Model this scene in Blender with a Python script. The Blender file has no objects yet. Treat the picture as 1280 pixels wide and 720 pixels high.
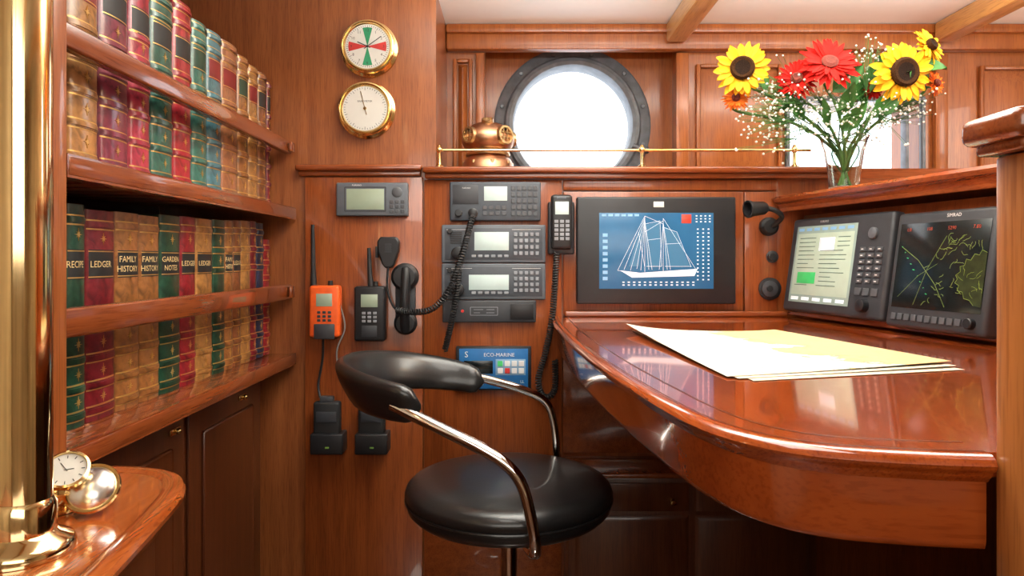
import bpy, bmesh, math, random
from mathutils import Vector, Matrix, Euler
random.seed(3)
PI = math.pi
C = bpy.context.scene.collection
F = 850.0; CX = 640.0; CY = 325.0; ZC = 1.15
CAM = Vector((0, 0, ZC))
def P(px, py, y): return Vector(((px-CX)*y/F, y, ZC+(CY-py)*y/F))

# ------------------------------------------------------------------ materials
def setin(b, k, v):
    if k in b.inputs: b.inputs[k].default_value = v
def mat(name, col, rough=.5, metal=0, coat=0, spec=.5, es=0, trans=0, var=.12, nscale=40, ior=1.5, ecol=None, bump=0):
    m = bpy.data.materials.new(name); m.use_nodes = True
    n = m.node_tree.nodes; l = m.node_tree.links; b = n['Principled BSDF']
    c = (*col, 1)
    setin(b, 'Roughness', rough); setin(b, 'Metallic', metal); setin(b, 'Coat Weight', coat)
    setin(b, 'Specular IOR Level', spec); setin(b, 'Transmission Weight', trans); setin(b, 'IOR', ior)
    setin(b, 'Coat Roughness', .06)
    tc = n.new('ShaderNodeTexCoord'); nz = n.new('ShaderNodeTexNoise')
    nz.inputs['Scale'].default_value = nscale; nz.inputs['Detail'].default_value = 4
    l.new(tc.outputs['Object'], nz.inputs['Vector'])
    rp = n.new('ShaderNodeValToRGB')
    rp.color_ramp.elements[0].position = .3; rp.color_ramp.elements[1].position = .7
    rp.color_ramp.elements[0].color = (*[x*(1-var) for x in col], 1)
    rp.color_ramp.elements[1].color = (*[min(1, x*(1+var)) for x in col], 1)
    l.new(nz.outputs['Fac'], rp.inputs['Fac']); l.new(rp.outputs['Color'], b.inputs['Base Color'])
    if es > 0:
        setin(b, 'Emission Strength', es)
        setin(b, 'Emission Color', (*(ecol or col), 1))
    if bump > 0:
        bp = n.new('ShaderNodeBump'); bp.inputs['Strength'].default_value = bump; bp.inputs['Distance'].default_value = .002
        l.new(nz.outputs['Fac'], bp.inputs['Height']); l.new(bp.outputs['Normal'], b.inputs['Normal'])
    return m
def wood(name, dark, light, axis='z', rough=.3, coat=.5, fine=1.0, pores=.7):
    m = bpy.data.materials.new(name); m.use_nodes = True
    n = m.node_tree.nodes; l = m.node_tree.links; b = n['Principled BSDF']
    tc = n.new('ShaderNodeTexCoord'); mp = n.new('ShaderNodeMapping')
    s = {'x': (1.8, 40, 40), 'y': (40, 1.8, 40), 'z': (40, 40, 1.8)}[axis]
    mp.inputs['Scale'].default_value = [v*fine for v in s]
    l.new(tc.outputs['Object'], mp.inputs['Vector'])
    nz = n.new('ShaderNodeTexNoise'); nz.inputs['Scale'].default_value = 1.3; nz.inputs['Detail'].default_value = 6
    nz.inputs['Distortion'].default_value = .7
    l.new(mp.outputs['Vector'], nz.inputs['Vector'])
    rp = n.new('ShaderNodeValToRGB'); e = rp.color_ramp.elements
    e[0].position = .26; e[1].position = .76; e[0].color = (*dark, 1); e[1].color = (*light, 1)
    l.new(nz.outputs['Fac'], rp.inputs['Fac'])
    n2 = n.new('ShaderNodeTexNoise'); n2.inputs['Scale'].default_value = 11; n2.inputs['Detail'].default_value = 3
    l.new(mp.outputs['Vector'], n2.inputs['Vector'])
    r2 = n.new('ShaderNodeValToRGB'); e = r2.color_ramp.elements
    e[0].position = .36; e[1].position = .5; e[0].color = (.64, .54, .46, 1); e[1].color = (1, 1, 1, 1)
    l.new(n2.outputs['Fac'], r2.inputs['Fac'])
    mx = n.new('ShaderNodeMix'); mx.data_type = 'RGBA'; mx.blend_type = 'MULTIPLY'; mx.inputs['Factor'].default_value = pores
    l.new(rp.outputs['Color'], mx.inputs['A']); l.new(r2.outputs['Color'], mx.inputs['B'])
    l.new(mx.outputs['Result'], b.inputs['Base Color'])
    setin(b, 'Roughness', rough); setin(b, 'Coat Weight', coat); setin(b, 'Coat Roughness', .05)
    return m
M = {}
M['wall'] = wood('mahogany_wall', (.23, .064, .017), (.37, .116, .033), 'z', .35, .35)
M['console'] = wood('mahogany_console', (.22, .047, .011), (.35, .088, .019), 'z', .3, .55)
M['alcove'] = wood('mahogany_alcove', (.28, .074, .013), (.43, .130, .025), 'z', .36, .3)
M['trimx'] = wood('mahogany_trim_x', (.20, .042, .009), (.32, .074, .016), 'x', .22, .8)
M['trimy'] = wood('mahogany_trim_y', (.19, .038, .009), (.30, .068, .015), 'y', .22, .8)
M['post'] = wood('mahogany_post', (.26, .070, .018), (.37, .112, .028), 'z', .3, .6)
M['honey'] = wood('honey_post', (.33, .105, .024), (.46, .165, .040), 'z', .3, .5)
M['shelf'] = wood('mahogany_shelf', (.17, .037, .009), (.27, .064, .015), 'y', .24, .8)
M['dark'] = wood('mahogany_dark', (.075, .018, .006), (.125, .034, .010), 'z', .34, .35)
M['desk'] = wood('mahogany_desk', (.28, .042, .006), (.43, .082, .011), 'y', .14, 1.0)
M['fascia'] = wood('mahogany_fascia', (.28, .048, .009), (.38, .074, .013), 'x', .15, .8, .6, .45)
M['table'] = wood('mahogany_table', (.31, .064, .011), (.45, .112, .021), 'y', .16, 1.0)
M['beam'] = wood('beam_wood', (.58, .28, .075), (.72, .39, .12), 'y', .35, .4)
M['inlay'] = mat('inlay_dark', (.09, .02, .006), .3, coat=.5)
M['white'] = mat('ceiling_white', (.92, .915, .85), .6, var=.01)
M['floor'] = wood('floor_wood', (.12, .045, .02), (.18, .07, .03), 'y', .4, .3)
M['rear'] = mat('tan_paint', (.58, .47, .33), .5, var=.25, nscale=2.2)
M['brass'] = mat('brass', (.86, .63, .29), .15, 1, var=.05)
M['polebrass'] = mat('pole_brass', (.88, .66, .34), .10, 1, var=.05)
M['copper'] = mat('copper', (.52, .27, .15), .36, 1, var=.3)
M['oldbrass'] = mat('aged_brass', (.58, .42, .22), .34, 1, var=.2)
M['chrome'] = mat('chrome', (.88, .87, .85), .06, 1, var=.02)
M['silver'] = mat('silver', (.92, .92, .90), .27, 1, var=.03)
M['leather'] = mat('black_leather', (.012, .011, .011), .3, coat=.25, var=.2, nscale=300, bump=.08)
M['black'] = mat('black_plastic', (.014, .014, .016), .38, var=.1)
M['softblack'] = mat('black_rubber', (.012, .012, .013), .55, var=.1)
M['charcoal'] = mat('charcoal_plastic', (.038, .041, .048), .42, var=.1)
M['grey'] = mat('grey_plastic', (.105, .118, .138), .45, var=.08)
M['radioface'] = mat('radio_face_blue_grey', (.062, .072, .088), .42, var=.08)
M['key'] = mat('key_grey', (.26, .28, .31), .5)
M['keydark'] = mat('key_dark', (.08, .085, .095), .45)
M['lcd'] = mat('lcd_green_grey', (.28, .34, .25), .25, es=.12, var=.04)
M['lcdblue'] = mat('lcd_pale', (.46, .56, .54), .25, es=.25, var=.04)
M['rim'] = mat('porthole_grey_metal', (.15, .165, .185), .42, .25, var=.25)
M['dial'] = mat('dial_white', (.70, .69, .64), .4, var=.02)
M['red'] = mat('dial_red', (.55, .03, .025), .5)
M['green'] = mat('dial_green', (.02, .26, .11), .5)
M['ink'] = mat('ink_black', (.015, .015, .015), .5)
M['printwhite'] = mat('print_white', (.8, .8, .8), .5, var=.02)
M['orange'] = mat('orange_plastic', (.82, .11, .014), .42)
M['bluepanel'] = mat('blue_panel', (.015, .14, .38), .4)
M['bluepale'] = mat('pale_blue_panel', (.22, .38, .55), .4)
M['gold'] = mat('gilt', (.62, .38, .12), .36, .7, var=.2)
M['titlegold'] = mat('title_gilt', (.84, .64, .30), .45, var=.05)
M['labelred'] = mat('label_red_leather', (.20, .012, .014), .4, coat=.2)
M['labelgreen'] = mat('label_green_leather', (.012, .05, .03), .4, coat=.2)
M['page'] = mat('paper_pages', (.72, .60, .40), .8)
M['ledgreen'] = mat('led_green', (.12, .22, .04), .4, es=.3)
M['scrblue'] = mat('screen_blue', (.02, .09, .18), .2, es=.5, ecol=(.022, .125, .275), var=.15, nscale=14)
M['scrwhite'] = mat('screen_white', (.72, .78, .83), .3, es=.4, var=.02)
M['scrpale'] = mat('screen_pale_blue', (.2, .38, .56), .3, es=.35, var=.02)
M['scrsail'] = mat('screen_sail_blue', (.04, .14, .25), .3, es=.5, var=.02)
M['scrred'] = mat('screen_red', (.75, .05, .03), .3, es=.5)
M['scrdimred'] = mat('screen_dim_red', (.40, .06, .03), .3, es=.2)
M['scrdark'] = mat('screen_dark', (.008, .012, .013), .15, es=.0, var=.1)
M['scrgreen'] = mat('screen_green', (.05, .42, .12), .3, es=.35)
M['scrolive'] = mat('screen_olive', (.022, .030, .010), .3, es=.05, var=.6, nscale=60)
M['scryellow'] = mat('screen_yellow_green', (.26, .34, .07), .3, es=.2)
M['scrgrey'] = mat('screen_grey_green', (.27, .36, .32), .25, es=.25, var=.06)
M['scrpage'] = mat('screen_pale_green', (.42, .52, .42), .25, es=.18, var=.04)
M['scrtext'] = mat('screen_text_dark', (.06, .12, .09), .3)
M['glass'] = mat('vase_glass', (.88, .95, .92), .02, trans=1, var=.01, ior=1.5)
M['stem'] = mat('stem_green', (.08, .21, .04), .5)
M['gypstem'] = mat('gypsophila_stem_green', (.05, .13, .03), .6, spec=.2)
M['leaf'] = mat('leaf_green', (.045, .18, .03), .45, var=.3)
M['yellow'] = mat('sunflower_petal', (.84, .44, .010), .6, var=.15, nscale=60, spec=.2)
M['redpetal'] = mat('gerbera_petal_red', (.50, .008, .004), .7, var=.25, nscale=60, spec=.15)
M['orangepetal'] = mat('orange_petal', (.86, .20, .02), .6, var=.15, spec=.2)
M['seed'] = mat('sunflower_disc', (.016, .008, .005), .85, var=.6, nscale=500, bump=.6, spec=.1)
M['seedrim'] = mat('sunflower_disc_rim', (.040, .016, .005), .85, var=.6, nscale=500, bump=.6, spec=.1)
M['gerdisc'] = mat('gerbera_disc', (.14, .018, .008), .8, var=.4, nscale=400, bump=.5)
M['gyp'] = mat('gypsophila_white', (.80, .83, .78), .6, var=.05)
M['cable'] = mat('cable_grey', (.35, .34, .32), .5)

# nautical chart paper
def chart_mat():
    m = bpy.data.materials.new('chart_paper'); m.use_nodes = True
    n = m.node_tree.nodes; l = m.node_tree.links; b = n['Principled BSDF']
    tc = n.new('ShaderNodeTexCoord')
    sx = n.new('ShaderNodeSeparateXYZ'); l.new(tc.outputs['Object'], sx.inputs[0])
    def math_(op, a, c=None, k=None):
        q = n.new('ShaderNodeMath'); q.operation = op
        for i, v in enumerate((a, c, k)):
            if v is None: continue
            if isinstance(v, (int, float)): q.inputs[i].default_value = v
            else: l.new(v, q.inputs[i])
        return q.outputs[0]
    nz = n.new('ShaderNodeTexNoise'); nz.inputs['Scale'].default_value = 9; nz.inputs['Detail'].default_value = 12; nz.inputs['Roughness'].default_value = .64
    l.new(tc.outputs['Object'], nz.inputs['Vector'])
    a = math_('MULTIPLY_ADD', sx.outputs['X'], 1.5, .150)
    a = math_('MULTIPLY_ADD', sx.outputs['Y'], .35, a)
    v = math_('MULTIPLY_ADD', nz.outputs['Fac'], .6, a)
    r = n.new('ShaderNodeValToRGB'); r.color_ramp.interpolation = 'LINEAR'
    e = r.color_ramp.elements
    e[0].position = 0; e[0].color = (.56, .515, .42, 1)
    e[1].position = .70; e[1].color = (.56, .41, .20, 1)
    for p, k in ((.40, (.57, .525, .43, 1)), (.445, (.50, .52, .45, 1)), (.470, (.34, .45, .43, 1)), (.488, (.31, .42, .38, 1)), (.492, (.14, .15, .12, 1)), (.498, (.55, .40, .17, 1)), (.53, (.58, .44, .21, 1))):
        q = e.new(p); q.color = k
    l.new(v, r.inputs['Fac'])
    ct = math_('LESS_THAN', math_('PINGPONG', v, .0225), .0011)
    gx = math_('LESS_THAN', math_('PINGPONG', sx.outputs['X'], .035), .0006)
    gy = math_('LESS_THAN', math_('PINGPONG', sx.outputs['Y'], .035), .0006)
    n3 = n.new('ShaderNodeTexNoise'); n3.inputs['Scale'].default_value = 190; n3.inputs['Detail'].default_value = 2
    l.new(tc.outputs['Object'], n3.inputs['Vector'])
    tx = math_('MULTIPLY', math_('GREATER_THAN', n3.outputs['Fac'], .64), .45)
    g = math_('MAXIMUM', math_('MULTIPLY', math_('MAXIMUM', gx, gy), .35), math_('MAXIMUM', math_('MULTIPLY', ct, .35), tx))
    mx = n.new('ShaderNodeMix'); mx.data_type = 'RGBA'
    l.new(g, mx.inputs['Factor']); l.new(r.outputs['Color'], mx.inputs['A']); mx.inputs['B'].default_value = (.18, .18, .16, 1)
    l.new(mx.outputs['Result'], b.inputs['Base Color'])
    setin(b, 'Roughness', .75); setin(b, 'Specular IOR Level', .15)
    return m
M['chart'] = chart_mat()
M['paper'] = mat('chart_back_paper', (.56, .50, .38), .7, var=.04, spec=.2)

# ------------------------------------------------------------------ object helpers
WM = {}
def tag(o, label=None, cat=None, group=None, kind=None):
    if label: o['label'] = label
    if cat: o['category'] = cat
    if group: o['group'] = group
    if kind: o['kind'] = kind
    return o
def thing(name, label, cat, loc=(0, 0, 0), rot=(0, 0, 0), group=None):
    o = bpy.data.objects.new(name, None); C.objects.link(o)
    o.location = loc; o.rotation_euler = rot; o.empty_display_size = .03
    WM[o.name] = Matrix.Translation(loc) @ Euler(rot).to_matrix().to_4x4()
    return tag(o, label, cat, group)
R90 = Matrix.Rotation(PI/2, 4, 'X')     # local z -> -y (out of the back wall)
class MB:
    def __init__(s): s.bm = bmesh.new()
    def box(s, x0, x1, y0, y1, z0, z1, b=0, seg=2, mtx=None):
        m = Matrix.Translation(((x0+x1)/2, (y0+y1)/2, (z0+z1)/2)) @ Matrix.Diagonal((abs(x1-x0), abs(y1-y0), abs(z1-z0), 1))
        if mtx is not None: m = mtx @ m
        r = bmesh.ops.create_cube(s.bm, size=1, matrix=m)
        if b > 0:
            e = list({e for v in r['verts'] for e in v.link_edges})
            bmesh.ops.bevel(s.bm, geom=e, offset=b, segments=seg, affect='EDGES', profile=.5)
        return s
    def prism(s, pts, z0, z1, mtx=None):
        mtx = mtx or Matrix()
        a = [s.bm.verts.new(mtx @ Vector((x, y, z0))) for x, y in pts]
        c = [s.bm.verts.new(mtx @ Vector((x, y, z1))) for x, y in pts]
        n = len(pts)
        s.bm.faces.new(a[::-1]); s.bm.faces.new(c)
        for i in range(n): s.bm.faces.new((a[i], a[(i+1) % n], c[(i+1) % n], c[i]))
        return s
    def frustum(s, x0, x1, z0, z1, y0, y1, g):      # raised field: big rect at y0, rect inset by g at y1
        a = [s.bm.verts.new((x, y0, z)) for x, z in ((x0, z0), (x1, z0), (x1, z1), (x0, z1))]
        c = [s.bm.verts.new((x, y1, z)) for x, z in ((x0+g, z0+g), (x1-g, z0+g), (x1-g, z1-g), (x0+g, z1-g))]
        s.bm.faces.new(a[::-1]); s.bm.faces.new(c)
        for i in range(4): s.bm.faces.new((a[i], a[(i+1) % 4], c[(i+1) % 4], c[i]))
        return s
    def lathe(s, prof, mtx=None, n=32, a0=0, a1=2*PI):
        mtx = mtx or Matrix(); full = abs(a1-a0-2*PI) < 1e-6
        k = n if full else n+1
        rings = []
        for r, z in prof:
            if r < 1e-6: rings.append([s.bm.verts.new(mtx @ Vector((0, 0, z)))])
            else:
                rings.append([s.bm.verts.new(mtx @ Vector((r*math.cos(a0+(a1-a0)*i/n), r*math.sin(a0+(a1-a0)*i/n), z))) for i in range(k)])
        for A, B in zip(rings, rings[1:]):
            for i in range(n):
                j = (i+1) % k
                if len(A) == 1 and len(B) == 1: continue
                if len(A) == 1: s.bm.faces.new((A[0], B[i], B[j]))
                elif len(B) == 1: s.bm.faces.new((A[i], B[0], A[j]))
                else: s.bm.faces.new((A[i], B[i], B[j], A[j]))
        return s
    def tube(s, path, r, n=8, radii=None, caps=True):
        path = [Vector(p) for p in path]
        up = None; rings = []
        for i, p in enumerate(path):
            t = (path[min(i+1, len(path)-1)]-path[max(i-1, 0)])
            if t.length < 1e-9: t = Vector((0, 0, 1))
            t.normalize()
            if up is None:
                up = t.orthogonal().normalized()
            up = (up - t*up.dot(t))
            if up.length < 1e-6: up = t.orthogonal()
            up.normalize(); w = t.cross(up)
            rr = radii[i] if radii else r
            rings.append([s.bm.verts.new(p+(up*math.cos(2*PI*k/n)+w*math.sin(2*PI*k/n))*rr) for k in range(n)])
        for A, B in zip(rings, rings[1:]):
            for k in range(n): s.bm.faces.new((A[k], A[(k+1) % n], B[(k+1) % n], B[k]))
        if caps:
            s.bm.faces.new(rings[0][::-1]); s.bm.faces.new(rings[-1])
        return s
    def sweep(s, path, prof):            # plan path (x,y), closed profile (outward offset, z)
        n = len(path); rings = []
        for i in range(n):
            a = Vector(path[max(i-1, 0)]); c = Vector(path[min(i+1, n-1)]); t = (c-a).normalized()
            nr = Vector((t.y, -t.x))
            rings.append([s.bm.verts.new((path[i][0]+nr.x*o, path[i][1]+nr.y*o, z)) for o, z in prof])
        m = len(prof)
        for A, B in zip(rings, rings[1:]):
            for k in range(m): s.bm.faces.new((A[k], A[(k+1) % m], B[(k+1) % m], B[k]))
        s.bm.faces.new(rings[0][::-1]); s.bm.faces.new(rings[-1])
        return s
    def ball(s, c, r, sc=(1, 1, 1), u=20, v=12):
        bmesh.ops.create_uvsphere(s.bm, u_segments=u, v_segments=v, radius=r, matrix=Matrix.Translation(c) @ Matrix.Diagonal((*sc, 1)))
        return s
    def ico(s, c, r, sub=1):
        bmesh.ops.create_icosphere(s.bm, subdivisions=sub, radius=r, matrix=Matrix.Translation(c)); return s
    def ribbon(s, pts, w, d):            # flat polyline in the local xz plane at y = d
        for (x0, z0), (x1, z1) in zip(pts, pts[1:]):
            t = Vector((x1-x0, z1-z0))
            if t.length < 1e-9: continue
            t.normalize(); nx, nz = -t.y*w/2, t.x*w/2
            v = [s.bm.verts.new((a, d, c)) for a, c in ((x0+nx, z0+nz), (x0-nx, z0-nz), (x1-nx, z1-nz), (x1+nx, z1+nz))]
            s.bm.faces.new(v)
        return s
    def flat(s, pts, d):
        s.bm.faces.new([s.bm.verts.new((x, d, z)) for x, z in pts]); return s
    def build(s, name, m, parent=None, local=False, ang=38):
        bmesh.ops.recalc_face_normals(s.bm, faces=s.bm.faces)
        me = bpy.data.meshes.new(name); s.bm.to_mesh(me); s.bm.free()
        if parent is not None and not local: me.transform(WM[parent.name].inverted())
        me.materials.append(m if not isinstance(m, str) else M[m])
        me.shade_smooth(); me.set_sharp_from_angle(angle=math.radians(ang))
        o = bpy.data.objects.new(name, me); C.objects.link(o)
        if parent is not None: o.parent = parent; WM[o.name] = WM[parent.name]
        else: WM[o.name] = Matrix()
        return o
def struct(o, name=None): o['kind'] = 'structure'; return o
def text(body, h, m, parent, mtx, name='lettering', wmax=None):
    fc = bpy.data.curves.new('t', 'FONT'); fc.body = body; fc.align_x = 'CENTER'; fc.align_y = 'CENTER'; fc.resolution_u = 2
    fc.size = 1.0
    o = bpy.data.objects.new('t', fc); C.objects.link(o)
    bpy.context.view_layer.update()
    me = bpy.data.meshes.new_from_object(o.evaluated_get(bpy.context.evaluated_depsgraph_get()))
    bpy.data.objects.remove(o)
    xs = [v.co.x for v in me.vertices]; ys = [v.co.y for v in me.vertices]
    w, hh = max(xs)-min(xs), max(ys)-min(ys); cx, cy = (max(xs)+min(xs))/2, (max(ys)+min(ys))/2
    sy = h/hh; sxx = sy
    if wmax and w*sxx > wmax: sxx = wmax/w
    me.transform(mtx @ Matrix.Diagonal((sxx, sy, 1, 1)) @ Matrix.Translation((-cx, -cy, 0)))
    me.materials.clear(); me.materials.append(M[m])
    t = bpy.data.objects.new(name, me); C.objects.link(t); t.parent = parent; WM[t.name] = WM[parent.name]
    return t
def crom(pts, n=10):
    pts = [Vector(p) for p in pts]; q = [pts[0]*2-pts[1]]+pts+[pts[-1]*2-pts[-2]]; out = []
    for i in range(1, len(q)-2):
        a, b, c, d = q[i-1:i+3]
        for k in range(n):
            t = k/n
            out.append(.5*((2*b)+(c-a)*t+(2*a-5*b+4*c-d)*t*t+(3*b-a-3*c+d)*t**3))
    out.append(pts[-1]); return out
def helix(pts, R, pitch, n=9):
    p = crom(pts, 40); out = []; up = None
    cum = [0]
    for a, b in zip(p, p[1:]): cum.append(cum[-1]+(b-a).length)
    T = cum[-1]; steps = int(T/pitch*n); j = 0
    for k in range(steps+1):
        s = T*k/steps
        while j < len(cum)-2 and cum[j+1] < s: j += 1
        f = (s-cum[j])/max(1e-9, cum[j+1]-cum[j]); c = p[j].lerp(p[j+1], f); t = (p[j+1]-p[j]).normalized()
        if up is None: up = t.orthogonal().normalized()
        up = (up-t*up.dot(t)).normalized(); w = t.cross(up)
        a = 2*PI*k/n
        out.append(c+(up*math.cos(a)+w*math.sin(a))*R)
    return out

# ------------------------------------------------------------------ setting
YW = 1.6897
def Z(d): return ZC+d
CEIL = Z(.675)
struct(MB().box(-1.0, 1.75, -1.45, 2.18, -.05, 0).build('floor', 'floor'))
struct(MB().box(-1.0, 1.75, -1.45, 2.18, CEIL, CEIL+.05).build('ceiling', 'white'))
struct(MB().box(-.93, -.88, -1.4, 1.7, 0, CEIL).build('wall_left', 'rear'))
struct(MB().box(1.7, 1.75, -1.4, 2.06, 0, CEIL).build('wall_right', 'rear'))
struct(MB().box(-.93, 1.75, -1.45, -1.4, 0, CEIL).build('wall_rear', 'rear'))
struct(MB().box(-.93, -.19, 1.7, 2.14, 0, CEIL).build('wall_back', 'wall'))
struct(MB().box(-.19, 1.7, 1.7, 2.14, 0, Z(.203)).build('wall_console', 'console'))
# wall behind the ledge with a round and a square opening
w = MB(); YA = 1.985; YP = 2.08
z0, z1 = Z(.203), CEIL
w.box(-.19, -.080, YA, YP+.05, z0, z1); w.box(.490, .805, YA, YP+.05, z0, z1)
w.box(.805, 1.188, YA, YP+.05, z0, Z(.236)); w.box(.805, 1.188, YA, YP+.05, Z(.462), z1)
w.box(1.188, 1.7, YA, YP+.05, z0, z1)
pc = (.184, Z(.410)); pr = .184
rx0, rx1 = -.080, .490
angs = sorted(set([2*PI*i/64 for i in range(64)]+[math.atan2(zz-pc[1], xx-pc[0]) % (2*PI) for xx in (rx0, rx1) for zz in (z0, z1)]))
def rectpt(a):
    dx, dz = math.cos(a), math.sin(a); t = 1e9
    if dx > 1e-9: t = min(t, (rx1-pc[0])/dx)
    if dx < -1e-9: t = min(t, (rx0-pc[0])/dx)
    if dz > 1e-9: t = min(t, (z1-pc[1])/dz)
    if dz < -1e-9: t = min(t, (z0-pc[1])/dz)
    return pc[0]+dx*t, pc[1]+dz*t
rows = []
for y, kind in ((YP, 'r'), (YP, 'c'), (YP+.05, 'c'), (YP+.05, 'r')):
    rows.append([w.bm.verts.new((rectpt(a)[0], y, rectpt(a)[1]) if kind == 'r' else (pc[0]+pr*math.cos(a), y, pc[1]+pr*math.sin(a))) for a in angs])
for A, B in ((0, 1), (1, 2), (2, 3)):
    for i in range(len(angs)):
        j = (i+1) % len(angs); w.bm.faces.new((rows[A][i], rows[A][j], rows[B][j], rows[B][i]))
struct(w.build('wall_alcove', 'alcove'))
def raised(x0, x1, z0, z1, y, n):
    mb = MB()
    # frame moulding round the panel, then the fielded centre
    f = .012
    for a, b, c, d in ((x0, x0+f, z0, z1), (x1-f, x1, z0, z1), (x0+f, x1-f, z0, z0+f), (x0+f, x1-f, z1-f, z1)):
        mb.box(a, b, y-.012, y, c, d, .004, 2)
    gg = min(.034, (x1-x0)*.22)
    mb.frustum(x0+f+.003, x1-f-.003, z0+f+.003, z1-f-.003, y-.001, y-.014, gg)
    return mb
tn = [0]
def trim(mb, m):
    tn[0] += 1
    return struct(mb.build('trim_%d' % tn[0], m))
trim(raised(-.172, -.115, Z(.24), Z(.585), YA-.001, 0), 'alcove')
trim(raised(.535, .785, Z(.24), Z(.57), YA-.001, 0), 'alcove')
trim(raised(1.36, 1.66, Z(.24), Z(.565), YA-.001, 0), 'alcove')
trim(MB().box(-.105, -.0805, YA-.020, YA-.001, z0+.027, Z(.60), .004), 'alcove')
trim(MB().box(.475, .512, YA-.020, YA-.001, z0+.027, Z(.60), .004), 'alcove')
trim(MB().box(1.225, 1.262, YA-.020, YA-.001, z0+.027, Z(.60), .004), 'alcove')
# top moulding over the alcove
trim(MB().box(-.189, 1.699, YA-.035, YA-.001, Z(.604), CEIL-.001, .006).box(-.189, 1.699, YA-.05, YA-.001, Z(.648), CEIL-.001, .006), 'alcove')
# ceiling beams
trim(MB().box(.438, .495, -1.39, YA-.051, Z(.618), CEIL-.001, .008), 'beam')
trim(MB().box(1.20, 1.255, -1.39, YA-.051, Z(.618), CEIL-.001, .008), 'beam')
trim(MB().box(-.40, -.34, -1.39, 1.2, Z(.618), CEIL-.001, .008), 'beam')
# ledge mouldings
def ledge(x0, x1, yf, zb, zt):
    mb = MB(); h = zt-zb
    mb.box(x0, x1, yf, 1.699, zb+h*.45, zt, .005, 3); mb.box(x0+.004, x1-.004, yf+.012, 1.699, zb, zb+h*.5, .004, 3)
    return mb
trim(ledge(-.535, -.222, 1.672, Z(.208), Z(.236)), 'trimx')
trim(ledge(-.219, .80, 1.66, Z(.201), Z(.229)), 'trimx')
# ledge top that carries helmet
trim(MB().box(-.188, 1.699, 1.7005, YA-.002, Z(.2035), Z(.229)), 'trimx')
# boards on the lower wall
trim(MB().box(-.515, -.222, 1.69, 1.6995, .05, Z(.207), .003), 'console')
trim(MB().box(-.219, .124, 1.69, 1.6995, Z(-.52), Z(.20), .003), 'console')
trim(MB().box(.127, .575, 1.69, 1.6995, Z(-.138), Z(.17), .003), 'console')
trim(MB().box(.127, .66, 1.69, 1.6995, Z(.173), Z(.20), .003), 'console')
trim(MB().box(.578, .66, 1.69, 1.6995, Z(-.138), Z(.17), .003), 'console')
trim(MB().box(-.219, .124, 1.69, 1.6995, .05, Z(-.524), .003), 'shelf')
trim(MB().box(.126, .69, 1.69, 1.6995, Z(-.48), Z(-.17), .003), 'shelf')

# porthole
po = MB()
mt = Matrix.Translation((pc[0], YP-.001, pc[1])) @ R90
po.lathe([(.178, -.05), (.178, .012), (.182, .022), (.192, .027), (.202, .024), (.207, .014), (.211, .011), (.232, .011), (.239, .006), (.239, 0), (.183, 0), (.183, -.05), (.178, -.05)], mt, 72)
po = struct(po.build('window_1', 'rim'))
for k in range(12):
    a = 2*PI*(k+.5)/12
    MB().lathe([(.0, .015), (.005, .015), (.007, .013), (.007, .011)], Matrix.Translation((pc[0]+.222*math.cos(a), YP-.001, pc[1]+.222*math.sin(a))) @ R90, 10).build('bolt', 'rim', po)
for a in (math.radians(-20), math.radians(200)):
    MB().tube([Vector((pc[0]+r*math.cos(a), YP-.033, pc[1]+r*math.sin(a))) for r in (.19, .230)], .008, 10).ball((pc[0]+.232*math.cos(a), YP-.035, pc[1]+.232*math.sin(a)), .012).build('clamp', 'rim', po)
# square window
wf = MB()
for b in ((.795, .806, .234, .474), (1.187, 1.198, .234, .474), (.806, 1.187, .461, .474)):
    wf.box(b[0], b[1], YA-.018, YA-.0005, Z(b[2]), Z(b[3]), .003)
wf = struct(wf.build('window_2', 'rim'))
MB().box(1.150, 1.160, YA-.0, YA+.03, Z(.237), Z(.461), .003).build('mullion', 'rim', wf)

# near right bulkhead + cap
struct(MB().box(.347, 1.699, .458, .489, 0, Z(.074), .003).build('wall_near', 'honey'))
cap = MB()
cap.box(.338, 1.699, .450, .497, Z(.0745), Z(.083), .003, 3); cap.box(.330, 1.699, .443, .504, Z(.082), Z(.102), .007, 4)
trim(cap, 'trimx')

# ------------------------------------------------------------------ chart desk
DZ = -.14
path = [(.108, 1.688), (.104, 1.6), (.103, 1.45), (.106, 1.3), (.112, 1.15), (.122, 1.0), (.134, .86), (.148, .735), (.158, .66), (.169, .606), (.186, .562), (.212, .529), (.243, .511), (.275, .502), (.31, .4955), (.346, .4915)]
path = [(p.x, p.y) for p in crom([(x, y, 0) for x, y in path], 4)]
desk = thing('chart_desk', 'glossy red mahogany chart desk with rounded corner along the right side', 'desk', (.3, 1.0, Z(-.21)))
def off(d):
    out = []
    for i in range(len(path)):
        a = Vector(path[max(i-1, 0)]); c = Vector(path[min(i+1, len(path)-1)]); t = (c-a).normalized()
        out.append((path[i][0]+t.y*d, path[i][1]-t.x*d))
    out[-1] = (.346, out[-1][1]); out[0] = (out[0][0], 1.688)
    return out
MB().prism(off(-.004)+[(.92, .4945), (.683, 1.688)], Z(DZ-.018), Z(DZ)).build('desktop', 'desk', desk)
MB().sweep(off(0)[:], [(-.006, Z(DZ-.0005)), (.002, Z(DZ-.0005)), (.007, Z(DZ-.003)), (.009, Z(DZ-.007)), (.007, Z(DZ-.011)), (.003, Z(DZ-.0135)), (.002, Z(DZ-.016)), (-.001, Z(DZ-.019)), (-.003, Z(DZ-.0215)), (-.010, Z(DZ-.0215)), (-.010, Z(DZ-.018)), (-.006, Z(DZ-.0185))]).build('edge_moulding', 'desk', desk)
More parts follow.
